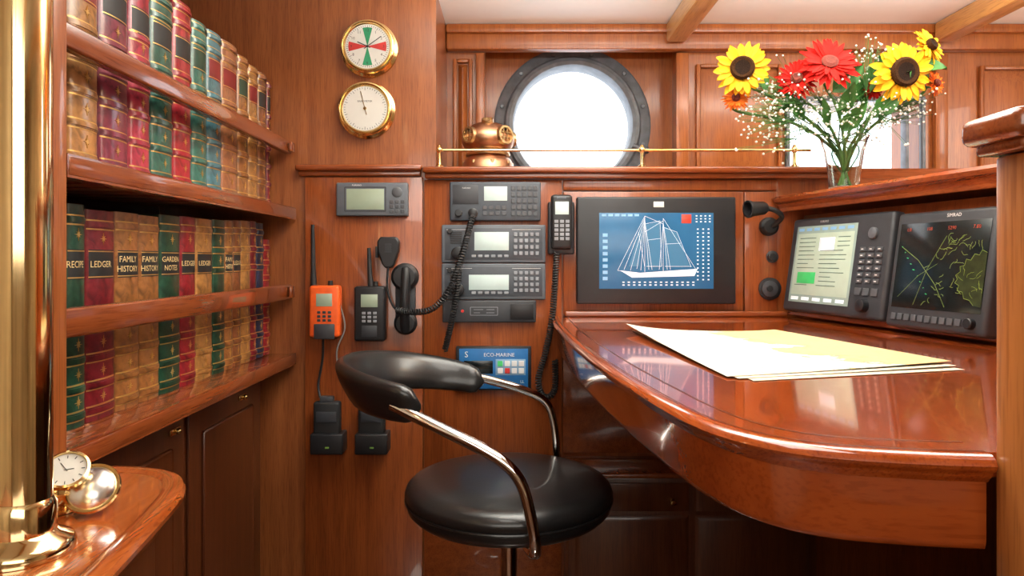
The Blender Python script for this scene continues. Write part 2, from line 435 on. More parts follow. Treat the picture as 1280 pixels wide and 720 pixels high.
MB().sweep(off(-.0045), [(0, Z(DZ-.0185)), (0, Z(-.206)), (-.002, Z(-.2115)), (-.007, Z(-.214)), (-.018, Z(-.214)), (-.018, Z(DZ-.0185))]).build('fascia', 'fascia', desk, ang=60)
MB().sweep(off(-.030), [(0, Z(DZ)), (0, Z(DZ+.0004)), (-.0022, Z(DZ+.0004)), (-.0022, Z(DZ))]).build('inlay_line', 'inlay', desk)
MB().sweep(off(-.006), [(0, Z(DZ)), (0, Z(DZ+.0003)), (-.001, Z(DZ+.0003)), (-.001, Z(DZ))]).build('joint_line', 'inlay', desk)
MB().box(.13, .68, 1.672, 1.688, Z(DZ)+.0005, Z(DZ+.014), .004, 3).build('backsplash', 'trimx', desk)
# under-desk cabinet
uc = thing('cabinet', 'dark mahogany cupboard in the knee space under the chart desk', 'cabinet', (.42, 1.64, 0))
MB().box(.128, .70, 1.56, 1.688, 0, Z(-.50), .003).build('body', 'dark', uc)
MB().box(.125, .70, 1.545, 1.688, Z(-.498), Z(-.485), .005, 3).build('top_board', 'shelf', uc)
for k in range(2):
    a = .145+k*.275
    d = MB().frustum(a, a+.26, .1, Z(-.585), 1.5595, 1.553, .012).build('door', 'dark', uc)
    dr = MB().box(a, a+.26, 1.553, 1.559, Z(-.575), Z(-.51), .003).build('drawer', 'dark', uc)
    MB().lathe([(0, .022), (.006, .021), (.008, .016), (.005, .011), (.004, 0)], Matrix.Translation((a+.22 if k == 0 else a+.06, 1.5525, Z(-.548))) @ R90, 14).build('knob', 'brass', dr)

# ------------------------------------------------------------------ right instrument panel + shelf
RZ = math.atan2(-1, .2); TH = .15
pan = thing('instrument_panel', 'sloping mahogany panel under the flower shelf holding the two right hand displays', 'panel', (.683, 1.688, Z(DZ)+.001), (-TH, 0, RZ))
PM = WM[pan.name].copy()
MB().box(.012, 1.18, 0, .03, .003, .252, .002).build('board', 'console', pan, local=True)
MB().box(.012, 1.18, -.008, 0, .003, .02, .003, 3).build('bottom_bead', 'trimx', pan, local=True)
def edgeX(y): return .65+.23*(1.7-y)
shp = thing('side_shelf', 'mahogany shelf with rounded nosing that carries the glass vase of flowers', 'shelf', (1.1, 1.1, Z(.118)))
MB().prism([(edgeX(1.688)+.01, 1.688), (edgeX(.51)+.01, .51), (1.698, .51), (1.698, 1.688)], Z(.120), Z(.156)).build('shelf_board', 'trimy', shp)
ep = [(edgeX(1.688)+.012, 1.688), (edgeX(1.2)+.012, 1.2), (edgeX(.51)+.012, .51)]
MB().sweep(ep, [(0, Z(.1565)), (.012, Z(.1565)), (.018, Z(.150)), (.016, Z(.142)), (.006, Z(.137)), (.004, Z(.130)), (-.006, Z(.119)), (0, Z(.119))]).build('nosing', 'trimy', shp)

# ------------------------------------------------------------------ bookcase
bc = thing('bookcase', 'built-in mahogany bookcase with two rows of leather books on the left', 'bookcase', (-.70, 1.25, Z(-.245)))
for zb, zt, nm in ((Z(.100), Z(.127), 'upper'), (Z(-.258), Z(-.232), 'lower')):
    s = MB(); s.box(-.875, -.535, .822, 1.688, zb+.003, zt, .002)
    s.sweep([(-.536, .82), (-.536, 1.2), (-.536, 1.688)], [(0, zt+.002), (-.008, zt+.002), (-.012, zt-.004), (-.010, zt-.010), (-.004, zt-.012), (-.003, zb+.006), (0, zb)])
    s.build('shelf', 'shelf', bc)
for zb, zt in ((Z(.262), Z(.294)), (Z(-.097), Z(-.060))):
    r = MB().box(-.564, -.546, .822, 1.688, zb, zt, .004, 3).build('rail', 'shelf', bc)
    MB().box(-.5455, -.538, 1.66, 1.688, zb+.004, zt-.004, .003).build('bracket', 'trimy', r)
MB().box(-.562, -.5345, .79, .818, Z(-.2665), CEIL-.002, .003, 3).build('post', 'post', bc)
MB().box(-.875, -.5625, .80, .82, Z(-.2665), CEIL-.002).build('side_panel', 'post', bc)
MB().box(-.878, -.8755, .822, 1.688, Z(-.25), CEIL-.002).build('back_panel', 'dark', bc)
lc = thing('cabinet', 'dark panelled mahogany cupboard below the bookcase with a small brass latch', 'cabinet', (-.74, 1.25, 0))
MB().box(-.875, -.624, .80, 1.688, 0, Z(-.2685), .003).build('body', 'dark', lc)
for y0, y1 in ((.90, 1.28), (1.30, 1.66)):
    d = MB(); g = .03
    d.box(-.6235, -.617, y0, y1, .12, Z(-.29), .003)
    d.box(-.617, -.612, y0+.05, y1-.05, .2, Z(-.34), .0045, 1)
    d = d.build('door', 'dark', lc)
    yl = y0+.25 if y0 > 1.29 else y1-.04
    MB().box(-.6165, -.612, yl-.02, yl+.02, Z(-.318), Z(-.306), .002).ball((-.608, yl, Z(-.312)), .006).build('latch', 'brass', d)

# ------------------------------------------------------------------ books
BC = {'green': (.010, .050, .026), 'maroon': (.15, .009, .014), 'tan': (.27, .105, .028), 'red': (.24, .012, .017), 'purple': (.17, .018, .040),
      'rose': (.33, .021, .045), 'crimson': (.33, .016, .027), 'teal': (.032, .145, .115), 'blue': (.055, .165, .20), 'pink': (.30, .115, .048), 'brown': (.20, .068, .022), 'navy': (.013, .022, .055), 'gold': (.33, .15, .040), 'forest': (.018, .10, .074)}
def leather_mat(k, col):
    m = bpy.data.materials.new('book_'+k); m.use_nodes = True
    n = m.node_tree.nodes; l = m.node_tree.links; b = n['Principled BSDF']
    tc = n.new('ShaderNodeTexCoord'); nz = n.new('ShaderNodeTexNoise'); nz.inputs['Scale'].default_value = 48; nz.inputs['Detail'].default_value = 6; nz.inputs['Distortion'].default_value = 1.1
    l.new(tc.outputs['Object'], nz.inputs['Vector'])
    r = n.new('ShaderNodeValToRGB'); e = r.color_ramp.elements
    e[0].position = .31; e[0].color = (*[c*.48 for c in col], 1); e[1].position = .70; e[1].color = (*[min(1, c*1.4+.008) for c in col], 1)
    q = e.new(.5); q.color = (*col, 1)
    l.new(nz.outputs['Fac'], r.inputs['Fac']); l.new(r.outputs['Color'], b.inputs['Base Color'])
    setin(b, 'Roughness', .28); setin(b, 'Coat Weight', .55); setin(b, 'Coat Roughness', .12)
    bp = n.new('ShaderNodeBump'); bp.inputs['Strength'].default_value = .14; bp.inputs['Distance'].default_value = .002
    l.new(nz.outputs['Fac'], bp.inputs['Height']); l.new(bp.outputs['Normal'], b.inputs['Normal'])
    return m
BM = {k: leather_mat(k, v) for k, v in BC.items()}
def book(px0, px1, base, top, col, title, label, group, labz, labm='ink', xs=-.6, plain=False):
    y0 = F*abs(xs)/(CX-px0)+.0007; y1 = F*abs(xs)/(CX-px1)-.0007
    yc = (y0+y1)/2; wd = y1-y0
    t = thing('book', label, 'book', (xs-.1, yc, base), (0, 0, 0), group)
    th = min(.003, wd*.12); bul = min(.0095, wd*.24) if plain else min(.006, wd*.2)
    cv = MB()
    N = 12; arc = []
    for k in range(N+1):
        a = PI*k/N; arc.append((xs-bul+bul*math.sin(a), yc-wd/2*math.cos(a)))
    inn = [(xs-bul-.001+max(0, bul-.003)*math.sin(PI*k/N), yc-(wd/2-th)*math.cos(PI*k/N)) for k in range(N+1)][::-1]
    cv.prism(arc+[(xs-.21, y1), (xs-.21, y1-th)]+inn+[(xs-.21, y0+th), (xs-.21, y0)], base, top)
    cv.build('cover', BM[col], t)
    pin = [(xs-bul-.0015+max(0, bul-.0035)*math.sin(PI*k/N), yc-(wd/2-th-.0004)*math.cos(PI*k/N)) for k in range(N+1)]
    MB().prism(pin+[(xs-.205, y1-th-.0004), (xs-.205, y0+th+.0004)], base+.003, top-.005).build('page_block', 'page', t)
    def arcat(o, f=.99):
        return [(xs-bul+(bul+o)*math.sin(PI*k/N), yc-wd/2*f*math.cos(PI*k/N)) for k in range(N+1)]+[(xs-bul-.003, yc+wd/2*.95), (xs-bul-.003, yc-wd/2*.95)]
    H = top-base
    lab = bool(title) or plain
    bands = (.05, .19, .33, .47, .61, .72, .88, .965) if plain else (.05, .17, .30, .44, .67, .80, .93)
    for f in bands:
        zz = base+H*f
        if lab and abs(zz-labz) < .026: continue
        rb = MB().prism(arcat(.0020), zz-.0052, zz-.0026).prism(arcat(.0040), zz-.0030, zz+.0030).prism(arcat(.0020), zz+.0026, zz+.0052).build('raised_band', BM[col], t)
        MB().prism(arcat(.0007), zz-.0074, zz+.0074).build('gilt_line', 'gold', rb)
    for f in ((.12, .26, .40, .54, .68, .82) if plain else (.11, .235, .37, .735, .865)):
        zz = base+H*f
        if lab and abs(zz-labz) < .032: continue
        r = min(.009, wd*.26); gl = MB(); pts = []
        for k in range(16):
            a = 2*PI*k/16; q = r if k % 4 == 0 else (r*.62 if k % 2 == 0 else r*.26)
            pts.append((q*.9*math.cos(a), q*math.sin(a)))
        gl.prism(pts, -.0012, .0008, Matrix.Translation((xs, yc, zz)) @ Matrix.Rotation(PI/2, 4, 'Z') @ R90)
        gl.build('gilt_ornament', 'gold', t)
    if lab:
        lb = MB().prism(arcat(.0008, .96), labz-.021, labz+.021).build('title_label', labm, t)
        for q in (.0185, -.0185): MB().prism(arcat(.0012, .96), labz+q-.0008, labz+q+.0008).build('label_rule', 'gold', lb)
    if title:
        ls = title.split(' ')
        # lettering hugs the rounded spine: mesh text bent onto the spine profile
        for i, wn in enumerate(ls):
            zz = labz+(0 if len(ls) == 1 else (.0075 if i == 0 else -.0075))
            to = text(wn, .0092, 'titlegold', lb, Matrix(), 'title', wd*(.70 if wn == 'RECIPE' else .76))
            inv = WM[t.name].inverted()
            for v in to.data.vertices:
                yy = v.co.x-wd*(.12 if wn == 'RECIPE' else .07)
                c = max(-1, min(1, yy/(wd/2)))
                v.co = inv @ Vector((xs-bul+(bul+.0018)*math.sqrt(1-c*c), yc+yy, zz+v.co.y))
LZ = Z(-.006); LB = Z(-.2315)
low = [(85, 110, .077, 'green', 'RECIPE', 'dark green book titled RECIPE next to the post on the lower shelf'),
       (110, 147, .072, 'maroon', 'LEDGER', 'thick maroon book titled LEDGER beside the green recipe book'),
       (147, 177, .074, 'tan', 'FAMILY HISTORY', 'tan FAMILY HISTORY book touching the thick maroon ledger'),
       (177, 202, .073, 'tan', 'FAMILY HISTORY', 'tan FAMILY HISTORY book touching the green garden notes'),
       (202, 228, .078, 'green', 'GARDEN NOTES', 'dark green book titled GARDEN NOTES between tan and red books'),
       (228, 247, .080, 'red', 'LEDGER', 'narrow red LEDGER right of the green garden notes'),
       (247, 268, .080, 'gold', 'LEDGER', 'golden tan ledger right of the narrow red ledger on the lower shelf'),
       (268, 283, .082, 'green', '', 'slim green book with no title right of the golden tan ledger'),
       (283, 293, .084, 'tan', 'FAMILY HISTORY', 'slim tan FAMILY HISTORY volume right of the slim green book'),
       (293, 303, .086, 'brown', 'LEDGER', 'slim brown ledger between two slim tan volumes on the lower shelf'),
       (303, 315, .088, 'gold', '', 'slim golden book left of the dark maroon one near the back wall'),
       (315, 322, .090, 'maroon', '', 'thin dark maroon book left of the thin navy book'),
       (322, 331, .088, 'navy', '', 'thin navy blue book, the only navy one on the lower shelf'),
       (331, 338.5, .05, 'red', '', 'short thin red book against the back wall on the lower shelf')]
for a, b, tp, col, ti, lab in low: book(a, b, LB, Z(tp), col, ti, lab, 'leather books on the lower shelf', LZ, 'ink')
UB = Z(.1275)
upp = [(88, 128, .455, 'gold', 'thick golden tan book next to the post on the upper shelf', 'labelred'),
       (128, 165, .45, 'purple', 'thick dark plum book right of the golden tan one on the upper shelf', 'ink'),
       (165, 192, .448, 'rose', 'rose red book between the plum and green books on the upper shelf', 'ink'),
       (192, 220, .455, 'forest', 'dark green book between two red ones on the upper shelf', 'ink'),
       (220, 243, .47, 'crimson', 'bright crimson book right of the green one, tallest on the upper shelf', 'ink'),
       (243, 262, .458, 'teal', 'teal green book right of the crimson one on the upper shelf', 'labelgreen'),
       (262, 280, .46, 'blue', 'blue grey book right of the teal one on the upper shelf', 'labelred'),
       (280, 300, .462, 'pink', 'pinkish tan book right of the blue grey one on the upper shelf', 'labelred'),
       (300, 313, .455, 'tan', 'tan book right of the pinkish one on the upper shelf', 'labelgreen'),
       (313, 325, .45, 'gold', 'slim golden book left of the slim brown one on the upper shelf', 'labelred'),
       (325, 335, .45, 'brown', 'slim brown book near the back wall on the upper shelf', 'ink'),
       (335, 338.8, .44, 'maroon', 'very thin maroon book against the back wall on the upper shelf', 'ink')]
for a, b, tp, col, lab, lm_ in upp: book(a, b, UB, Z(tp), col, '', lab, 'leather books on the upper shelf', Z(.385), lm_, plain=True)

# ------------------------------------------------------------------ corner table, brass pole, ball clock
TZ = -.268
tp = [(-.62, .877), (-.56, .877), (-.51, .876), (-.458, .866), (-.42, .842), (-.396, .805), (-.384, .767), (-.3735, .712), (-.362, .642), (-.352, .58), (-.33, .45), (-.32, .40)]
tpc = [(p.x, p.y) for p in crom([(x, y, 0) for x, y in tp], 5)]
ct = thing('corner_table', 'orange brown corner table with moulded edge at the foot of the brass pole', 'table', (-.5, .6, 0))
t = MB(); t.prism([(p[0]-.004, p[1]-.004) for p in tpc]+[(-.62, .40)], Z(TZ-.022), Z(TZ)); t.build('tabletop', 'table', ct)
MB().sweep([p for p in tpc][::-1], [(q[0]*-1, q[1]) for q in [(.016, Z(TZ+.0003)), (.010, Z(TZ+.003)), (.002, Z(TZ+.0035)), (-.006, Z(TZ+.001)), (-.009, Z(TZ-.004)), (-.008, Z(TZ-.010)), (-.003, Z(TZ-.014)), (-.001, Z(TZ-.018)), (.003, Z(TZ-.026)), (.010, Z(TZ-.026)), (.010, Z(TZ-.0225)), (.016, Z(TZ-.02))]]).build('edge_moulding', 'table', ct)
MB().prism([(-.62, .86), (-.49, .86), (-.445, .84), (-.42, .80), (-.375, .56), (-.35, .41), (-.62, .41)], 0, Z(TZ-.0225)).build('pedestal', 'dark', ct)
pole = thing('brass_pole', 'polished brass pole rising from a round flange on the corner table', 'pole', (-.446, .622, Z(TZ)))
mt = Matrix.Translation((-.446, .622, 0))
MB().lathe([(.0222, Z(TZ+.02)), (.0222, CEIL-.001), (0, CEIL-.001)], mt, 48).build('shaft', 'polebrass', pole)
MB().lathe([(.0225, Z(TZ+.05)), (.0255, Z(TZ+.045)), (.0255, Z(TZ+.02)), (.028, Z(TZ+.017)), (.038, Z(TZ+.012)), (.041, Z(TZ+.007)), (.041, Z(TZ+.0005)), (0, Z(TZ+.0005))], mt, 48).build('flange', 'polebrass', pole)
bc_ = thing('ball_clock', 'small brass ball clock with open silver domed lid beside the brass pole', 'clock', (-.475, .72, Z(TZ)))
cc = Vector((-.484, .722, Z(TZ+.0225)))
MB().ball(cc, .021, u=28, v=18).lathe([(0, Z(TZ+.0006)), (.016, Z(TZ+.0006)), (.017, Z(TZ+.003)), (.013, Z(TZ+.005)), (.010, Z(TZ+.008))], Matrix.Translation((cc.x, cc.y, 0)), 24).build('body', 'brass', bc_)
def facing(c, n):
    return Matrix.Translation(c) @ Vector(n).normalized().to_track_quat('Z', 'Y').to_matrix().to_4x4()
dn = Vector((.30, -.62, .72)); dc = P(83, 588, .712)
fm = facing(dc, dn)
S9 = .93
d = MB().lathe([(r*S9, z) for r, z in [(0, -.012), (.014, -.010), (.0235, -.002), (.0235, .003), (.021, .004), (.0205, .001), (0, .001)]], fm, 36).build('clock_case', 'brass', bc_)
MB().lathe([(.0204*S9, .0012), (0, .0012)], fm, 36).build('dial', 'dial', d)
mk = MB()
for k in range(12):
    mk.box(-.0004, .0004, .0135, .0168, .0013, .0016, mtx=fm @ Matrix.Rotation(2*PI*k/12, 4, 'Z'))
mk.box(-.0003, .0003, -.002, .010, .0014, .0018, mtx=fm @ Matrix.Rotation(.6, 4, 'Z')); mk.box(-.0003, .0003, -.002, .007, .0014, .0018, mtx=fm @ Matrix.Rotation(-1.5, 4, 'Z'))
mk.build('hands', 'ink', d)
# the lid: a shallow silver dome standing on its rim, hinged to the clock case
lcx = P(115, 600, .722); lcx.z = Z(TZ+.0258)
lm = facing(lcx, (.22, -.72, .62))
ld = MB().lathe([(0, .0125), (.006, .0120), (.012, .0103), (.017, .0078), (.021, .0045), (.0235, .001), (.0242, -.001), (.0225, -.001), (.0195, .003), (.0155, .0062), (.011, .0086), (.0055, .0102), (0, .0107)], lm, 40).build('lid', 'silver', bc_)
MB().lathe([(.0238, -.003), (.0266, -.003), (.0274, -.0005), (.0264, .002), (.0240, .0018), (.0232, -.0005), (.0238, -.003)], lm, 40).build('lid_rim', 'brass', ld)
MB().tube([dc+Vector((.014, .004, -.008)), lcx+Vector((-.022, .003, .004))], .003, 8).build('hinge', 'brass', bc_)

# ------------------------------------------------------------------ stool
SX, SY = -.006, 1.30
st = thing('bar_stool', 'black leather swivel bar stool with curved back and chrome arms', 'stool', (SX, SY, 0))
mt = Matrix.Translation((SX, SY, 0)); ZS = Z(-.414)
MB().lathe([(0, ZS+.002), (.10, ZS+.002), (.165, ZS-.001), (.185, ZS-.006), (.194, ZS-.015), (.197, ZS-.024), (.195, ZS-.032), (.193, ZS-.035), (.195, ZS-.038), (.192, ZS-.050), (.182, ZS-.060), (.165, ZS-.064), (0, ZS-.064)], mt, 64).build('seat', 'leather', st, ang=60)
MB().tube([(SX+.1955*math.cos(2*PI*k/64), SY+.1955*math.sin(2*PI*k/64), ZS-.0345) for k in range(65)], .0022, 6).build('piping', 'leather', st)
MB().lathe([(.075, ZS-.0645), (.075, ZS-.072), (.03, ZS-.09), (.016, ZS-.10), (.016, .35), (.028, .348), (.028, .03), (.06, .022), (.20, .012), (.205, .004), (.205, .0005), (0, .0005)], mt, 48).build('column_and_base', 'chrome', st)
MB().tube([(SX+.15*math.cos(2*PI*k/48), SY+.15*math.sin(2*PI*k/48), .28) for k in range(49)], .010, 10).tube([(SX-.15, SY, .28), (SX+.15, SY, .28)], .008, 8).build('footrest', 'chrome', st)
# backrest
bcn = Vector((-.125, 1.312)); BR = .182; face = math.atan2(-.095, .37)
bk = MB(); rings = []; NB = 40; K = 18
for i in range(NB+1):
    f = i/NB
    a = face+math.radians(84)+math.radians(192)*f
    e = abs(f-.5)*2
    hh = .046*(1-.30*e**2)*(1-.12*max(0, 1-2*f)); tt = .0165*(1-.08*e)
    endk = min(1, math.sqrt(max(0, 1-((e-.90)/.10)**2)) if e > .90 else 1); endk = max(endk, .12)
    hh *= endk; tt *= endk
    zc_ = Z(-.226)-.018*e**2-.022*max(0, 1-f*2)**1.3
    rad = Vector((math.cos(a), math.sin(a), 0)); c = Vector((bcn.x, bcn.y, zc_))+rad*BR
    tilt = math.radians(32)*(1-.5*e); vv = Vector((0, 0, 1))*math.cos(tilt)+rad*math.sin(tilt); uu = rad*math.cos(tilt)-Vector((0, 0, 1))*math.sin(tilt)
    ring = []
    for k in range(K):
        q = 2*PI*k/K; cu, sv = math.cos(q), math.sin(q)
        ring.append(bk.bm.verts.new(c+uu*tt*math.copysign(abs(cu)**.75, cu)+vv*hh*math.copysign(abs(sv)**.75, sv)))
    rings.append(ring)
for A, B in zip(rings, rings[1:]):
    for k in range(K): bk.bm.faces.new((A[k], A[(k+1) % K], B[(k+1) % K], B[k]))
bk.bm.faces.new(rings[0][::-1]); bk.bm.faces.new(rings[-1])
bk.build('backrest', 'leather', st, ang=70)
def arm(pts): MB().tube(crom(pts, 10), .0098, 12).build('arm', 'chrome', st)
arm([P(490, 506, 1.14), P(540, 531, 1.115), P(600, 560, 1.095), P(634, 582, 1.085), P(652, 606, 1.082), P(662, 640, 1.083), P(669, 680, 1.092), Vector((.035, 1.14, ZS-.078)), Vector((.01, 1.24, ZS-.080))])
arm([P(575, 467, 1.495), P(620, 477, 1.51), P(660, 490, 1.52), P(682, 503, 1.522), P(691, 525, 1.52), P(695, 560, 1.515), Vector((.095, 1.51, ZS-.06)), Vector((.06, 1.44, ZS-.080)), Vector((.02, 1.35, ZS-.080))])

# ------------------------------------------------------------------ wall devices
WALLM = Matrix.Translation((0, YW, ZC))
class Dev:
    def __init__(s, name, label, cat, PMx, cx, cz, rot=(0, 0, 0), group=None):
        s.M = PMx; s.sh = 0.0
        o = bpy.data.objects.new(name, None); C.objects.link(o); o.empty_display_size = .02
        W = PMx @ Matrix.Translation((cx, 0, cz))
        o.location = W.translation; o.rotation_euler = rot
        WM[o.name] = Matrix.Translation(W.translation) @ Euler(rot).to_matrix().to_4x4()
        s.o = tag(o, label, cat, group); s.inv = WM[o.name].inverted()
    def dp(s, d): return d-s.sh if d > .02 else d      # flush-mounted units sit deeper in the panel
    def px(s, x, y, d=0):
        o = s.inv @ CAM; r = s.inv.to_3x3() @ Vector(((x-CX)/F, 1, (CY-y)/F)); t = (-d-o.y)/r.y; p = o+r*t
        return p.x, p.z
    def R(s, r, d):
        x0, z1_ = s.px(r[0], r[1], d); x1, z0_ = s.px(r[2], r[3], d); return x0, x1, z0_, z1_
    def slab(s, name, m, r, d0, d1, b=.0015, parent=None, loc=False, seg=2):
        d0, d1 = s.dp(d0), s.dp(d1)
        x0, x1, za, zb = r if loc else s.R(r, d1)
        return MB().box(x0, x1, -d1, -d0, za, zb, b, seg).build(name, m, parent or s.o, local=True)
    def grid(s, name, m, r, nx, ny, d0, d1, gap=.3, b=.0006, parent=None, loc=False):
        d0, d1 = s.dp(d0), s.dp(d1)
        x0, x1, za, zb = r if loc else s.R(r, d1); mb = MB(); w = (x1-x0)/nx; h = (zb-za)/ny
        for i in range(nx):
            for j in range(ny):
                mb.box(x0+w*(i+gap/2), x0+w*(i+1-gap/2), -d1, -d0, za+h*(j+gap/2), za+h*(j+1-gap/2), b, 1)
        return mb.build(name, m, parent or s.o, local=True)
    def knob(s, name, m, x, y, r, d0, d1, loc=False, parent=None):
        d0, d1 = s.dp(d0), s.dp(d1)
        cx, cz = (x, y) if loc else s.px(x, y, d1); rr = r if loc else r*(YW-d1)/F
        return MB().lathe([(0, d1), (rr*.85, d1), (rr, d1-.0012), (rr, d0)], Matrix.Translation((cx, 0, cz)) @ R90, 24).build(name, m, parent or s.o, local=True)
    def txt(s, body, h, m, x, y, d, loc=False, wmax=None, parent=None):
        d = s.dp(d)
        cx, cz = (x, y) if loc else s.px(x, y, d)
        return text(body, h, m, parent or s.o, Matrix.Translation((cx, -d-.0004, cz)) @ R90, 'lettering', wmax)
    def line(s, name, m, polys, w, d, parent=None):
        d = s.dp(d)
        mb = MB()
        for pl in polys: mb.ribbon([s.px(a, b, d) for a, b in pl], w, -d-.0004)
        return mb.build(name, m, parent or s.o, local=True)
def wdev(name, label, cat, r, group=None):
    x = (r[0]+r[2])/2; y = (r[1]+r[3])/2
    p = P(x, y, YW); return Dev(name, label, cat, WALLM, p.x, p.z-ZC, group=group)

# weather receiver
d = wdev('weather_receiver', 'small grey receiver with pale green screen on the left wall panel', 'receiver', (420, 228, 510, 270)); d.sh = .014
d.slab('case', 'grey', (420, 228, 510, 270), 0, .03, .004, seg=3)
s = d.slab('screen', 'lcd', (433, 236, 480, 262), .0302, .031, .0003)
d.line('frame_line', 'charcoal', [[(431, 234), (482, 234), (482, 264), (431, 264), (431, 234)]], .002, .0302)
d.knob('cursor_pad', 'keydark', 496, 240, 6.5, .0302, .033)
d.grid('keypad', 'keydark', (486, 249, 507, 267), 3, 3, .0302, .032)
d.txt('FURUNO', .004, 'printwhite', 446, 231.5, .0302)

# long-range radio on top
d = wdev('marine_radio', 'dark radio with small lit screen and number keys, topmost in the stack', 'radio', (562, 227, 676, 275), 'radios stacked on the wall'); d.sh = .018
d.slab('case', 'radioface', (562, 227, 676, 276), 0, .035, .004, seg=3)
d.slab('screen', 'lcdblue', (605, 233, 634, 251), .0352, .036, .0003)
d.slab('speaker_panel', 'charcoal', (566, 231, 598, 255), .0352, .036, .0003)
d.grid('keypad', 'keydark', (638, 231, 673, 271), 5, 5, .0352, .0375)
d.grid('softkeys', 'keydark', (602, 256, 634, 270), 4, 2, .0352, .037)
d.knob('knob', 'black', 591, 266, 6, .0352, .047); d.knob('knob', 'black', 573, 266, 4.5, .0352, .044)
d.txt('FURUNO', .0035, 'printwhite', 583, 235, .0361)
# two grey radios
for (y0, y1, lab, brand) in ((281, 328.5, 'grey radio with pale screen, second down in the stack', 1), (329.5, 374.5, 'grey radio with wide pale screen, third down in the stack', 0)):
    d = wdev('marine_radio', lab, 'radio', (552, y0, 682, y1), 'radios stacked on the wall'); d.sh = .016
    d.slab('case', 'grey', (552, y0, 682, y1), 0, .03, .003, seg=3)
    d.slab('face_plate', 'radioface', (556, y0+4, 678, y1-4), .0302, .031, .0004)
    if brand:
        d.slab('screen', 'lcdblue', (593, y0+9, 636, y0+32), .0312, .032, .0003)
    else:
        d.slab('screen', 'lcdblue', (586, y0+14, 636, y0+33), .0312, .032, .0003)
    d.grid('keypad', 'key', (641, y0+8, 675, y1-8), 5, 4, .0312, .033, .4)
    d.grid('softkeys', 'key', (588, y1-11, 637, y1-6), 6, 1, .0312, .0325, .35)
    d.grid('speaker_grille', 'black', (558, y0+8, 582, y0+24), 1, 6, .0312, .032, .4)
    d.knob('knob', 'black', 572, y1-12, 8, .0312, .045); d.knob('knob', 'black', 562, y0+8, 3, .0312, .037)
    d.line('panel_lines', 'printwhite', [[(558, y0+6), (590, y0+6)], [(640, y0+6), (676, y0+6)]], .0008, .0312)
d = wdev('control_unit', 'slim black unit with small white markings, lowest in the radio stack', 'control unit', (553, 376, 670, 403)); d.sh = .016
d.slab('case', 'charcoal', (553, 375.5, 670, 403), -.0004, .03, .003, seg=3)
d.line('markings', 'key', [[(588, 384), (622, 384), (622, 394), (588, 394), (588, 384)], [(592, 387), (604, 387)], [(592, 391), (600, 391)], [(608, 387), (618, 387)], [(608, 391), (618, 391)]], .0012, .0302)
d.slab('cover_panel', 'black', (638, 380, 667, 399), .0302, .033, .001)
d.knob('status_lamp', 'red', 578, 389, 2, .0302, .032)
# blue controller
d = wdev('watermaker_controller', 'blue marine controller with small keys below the radio stack', 'controller', (572, 435, 662, 486))
d.slab('frame', 'black', (570, 433, 664, 488), 0, .012, .002)
d.slab('face', 'bluepanel', (574, 436, 660, 486), .0122, .014, .0005)
d.slab('screen', 'scrdark', (580, 451, 616, 467), .0142, .015, .0003)
d.slab('keypad_plate', 'bluepale', (619.5, 449, 657, 469), .0142, .0146, .0002)
d.grid('keypad', 'printwhite', (621, 450, 656, 468), 4, 2, .0147, .016, .25)
d.grid('key', 'red', (630, 459, 638.5, 468), 1, 1, .0162, .017, .25); d.grid('key', 'scrgreen', (621, 450, 629.5, 459), 1, 1, .0162, .017, .25)
d.txt('S', .0145, 'printwhite', 583, 443, .0142); d.txt('ECO-MARINE', .0090, 'printwhite', 624, 443.5, .0142, wmax=.130)
d.grid('status_lamps', 'printwhite', (580, 473, 606, 483), 3, 1, .0142, .0146, .4); d.txt('LL', .007, 'printwhite', 653, 477, .0142)

# main monitor
d = wdev('monitor', 'black framed monitor showing a white schooner on a blue screen', 'monitor', (721, 246, 920, 380))
d.slab('bezel', 'black', (721, 246, 920, 380), 0, .028, .004, seg=3)
sc = d.slab('screen', 'scrblue', (749, 266, 892, 361), .0282, .0288, .0002)
dd = .0289
d.slab('maker_label', 'printwhite', (817, 252, 830, 259), .0282, .0286, .0001)
g = MB()
def fl(pts): g.flat([d.px(a, b, dd) for a, b in pts], -dd-.0003)
fl([(775, 338), (800, 341), (872, 336), (868, 345), (790, 347)])
g.build('ship_hull', 'scrwhite', sc, local=True)
for pl in ([(799, 333), (803, 278), (786, 333)], [(808, 333), (808, 281), (825, 276), (827, 333)], [(831, 333), (831, 284), (846, 291), (862, 333)]):
    g = MB(); fl(pl); g.build('ship_sail', 'scrsail', sc, local=True)
rig = [[(806, 270), (806, 340)], [(829, 273), (829, 340)], [(806, 270), (772, 338)], [(806, 272), (780, 337)], [(806, 274), (788, 338)], [(806, 276), (796, 336)], [(806, 270), (829, 280)], [(829, 273), (870, 337)], [(806, 280), (825, 276)], [(829, 284), (846, 290), (864, 334)], [(808, 333), (827, 333)], [(831, 333), (864, 333)], [(772, 338), (790, 341)], [(798, 290), (806, 334)],
       [(806, 276), (815, 337)], [(806, 276), (811, 337)], [(829, 279), (838, 337)], [(829, 279), (834, 337)], [(829, 279), (824, 337)], [(806, 278), (801, 338)], [(825, 276), (827, 333)], [(810, 300), (826, 298)], [(832, 305), (851, 304)], [(829, 276), (806, 290)]]
d.line('ship_rigging', 'scrwhite', rig, .0008, dd, sc)
d.slab('red_button', 'scrred', (852, 268, 864, 279), .0289, .0293, .0001, sc)
d.grid('menu_icons', 'scrpale', (751, 290, 762, 352), 1, 8, .0289, .0292, .45, .00005, sc)
d.grid('reading_list', 'scrwhite', (869, 284, 889, 352), 3, 14, .0289, .0291, .68, .00005, sc)
d.grid('title_bar', 'scrpale', (751, 267, 800, 271), 6, 1, .0289, .0291, .3, .00005, sc)
d.grid('upper_readings', 'scrwhite', (868, 268, 890, 279), 4, 3, .0289, .0291, .6, .00005, sc)
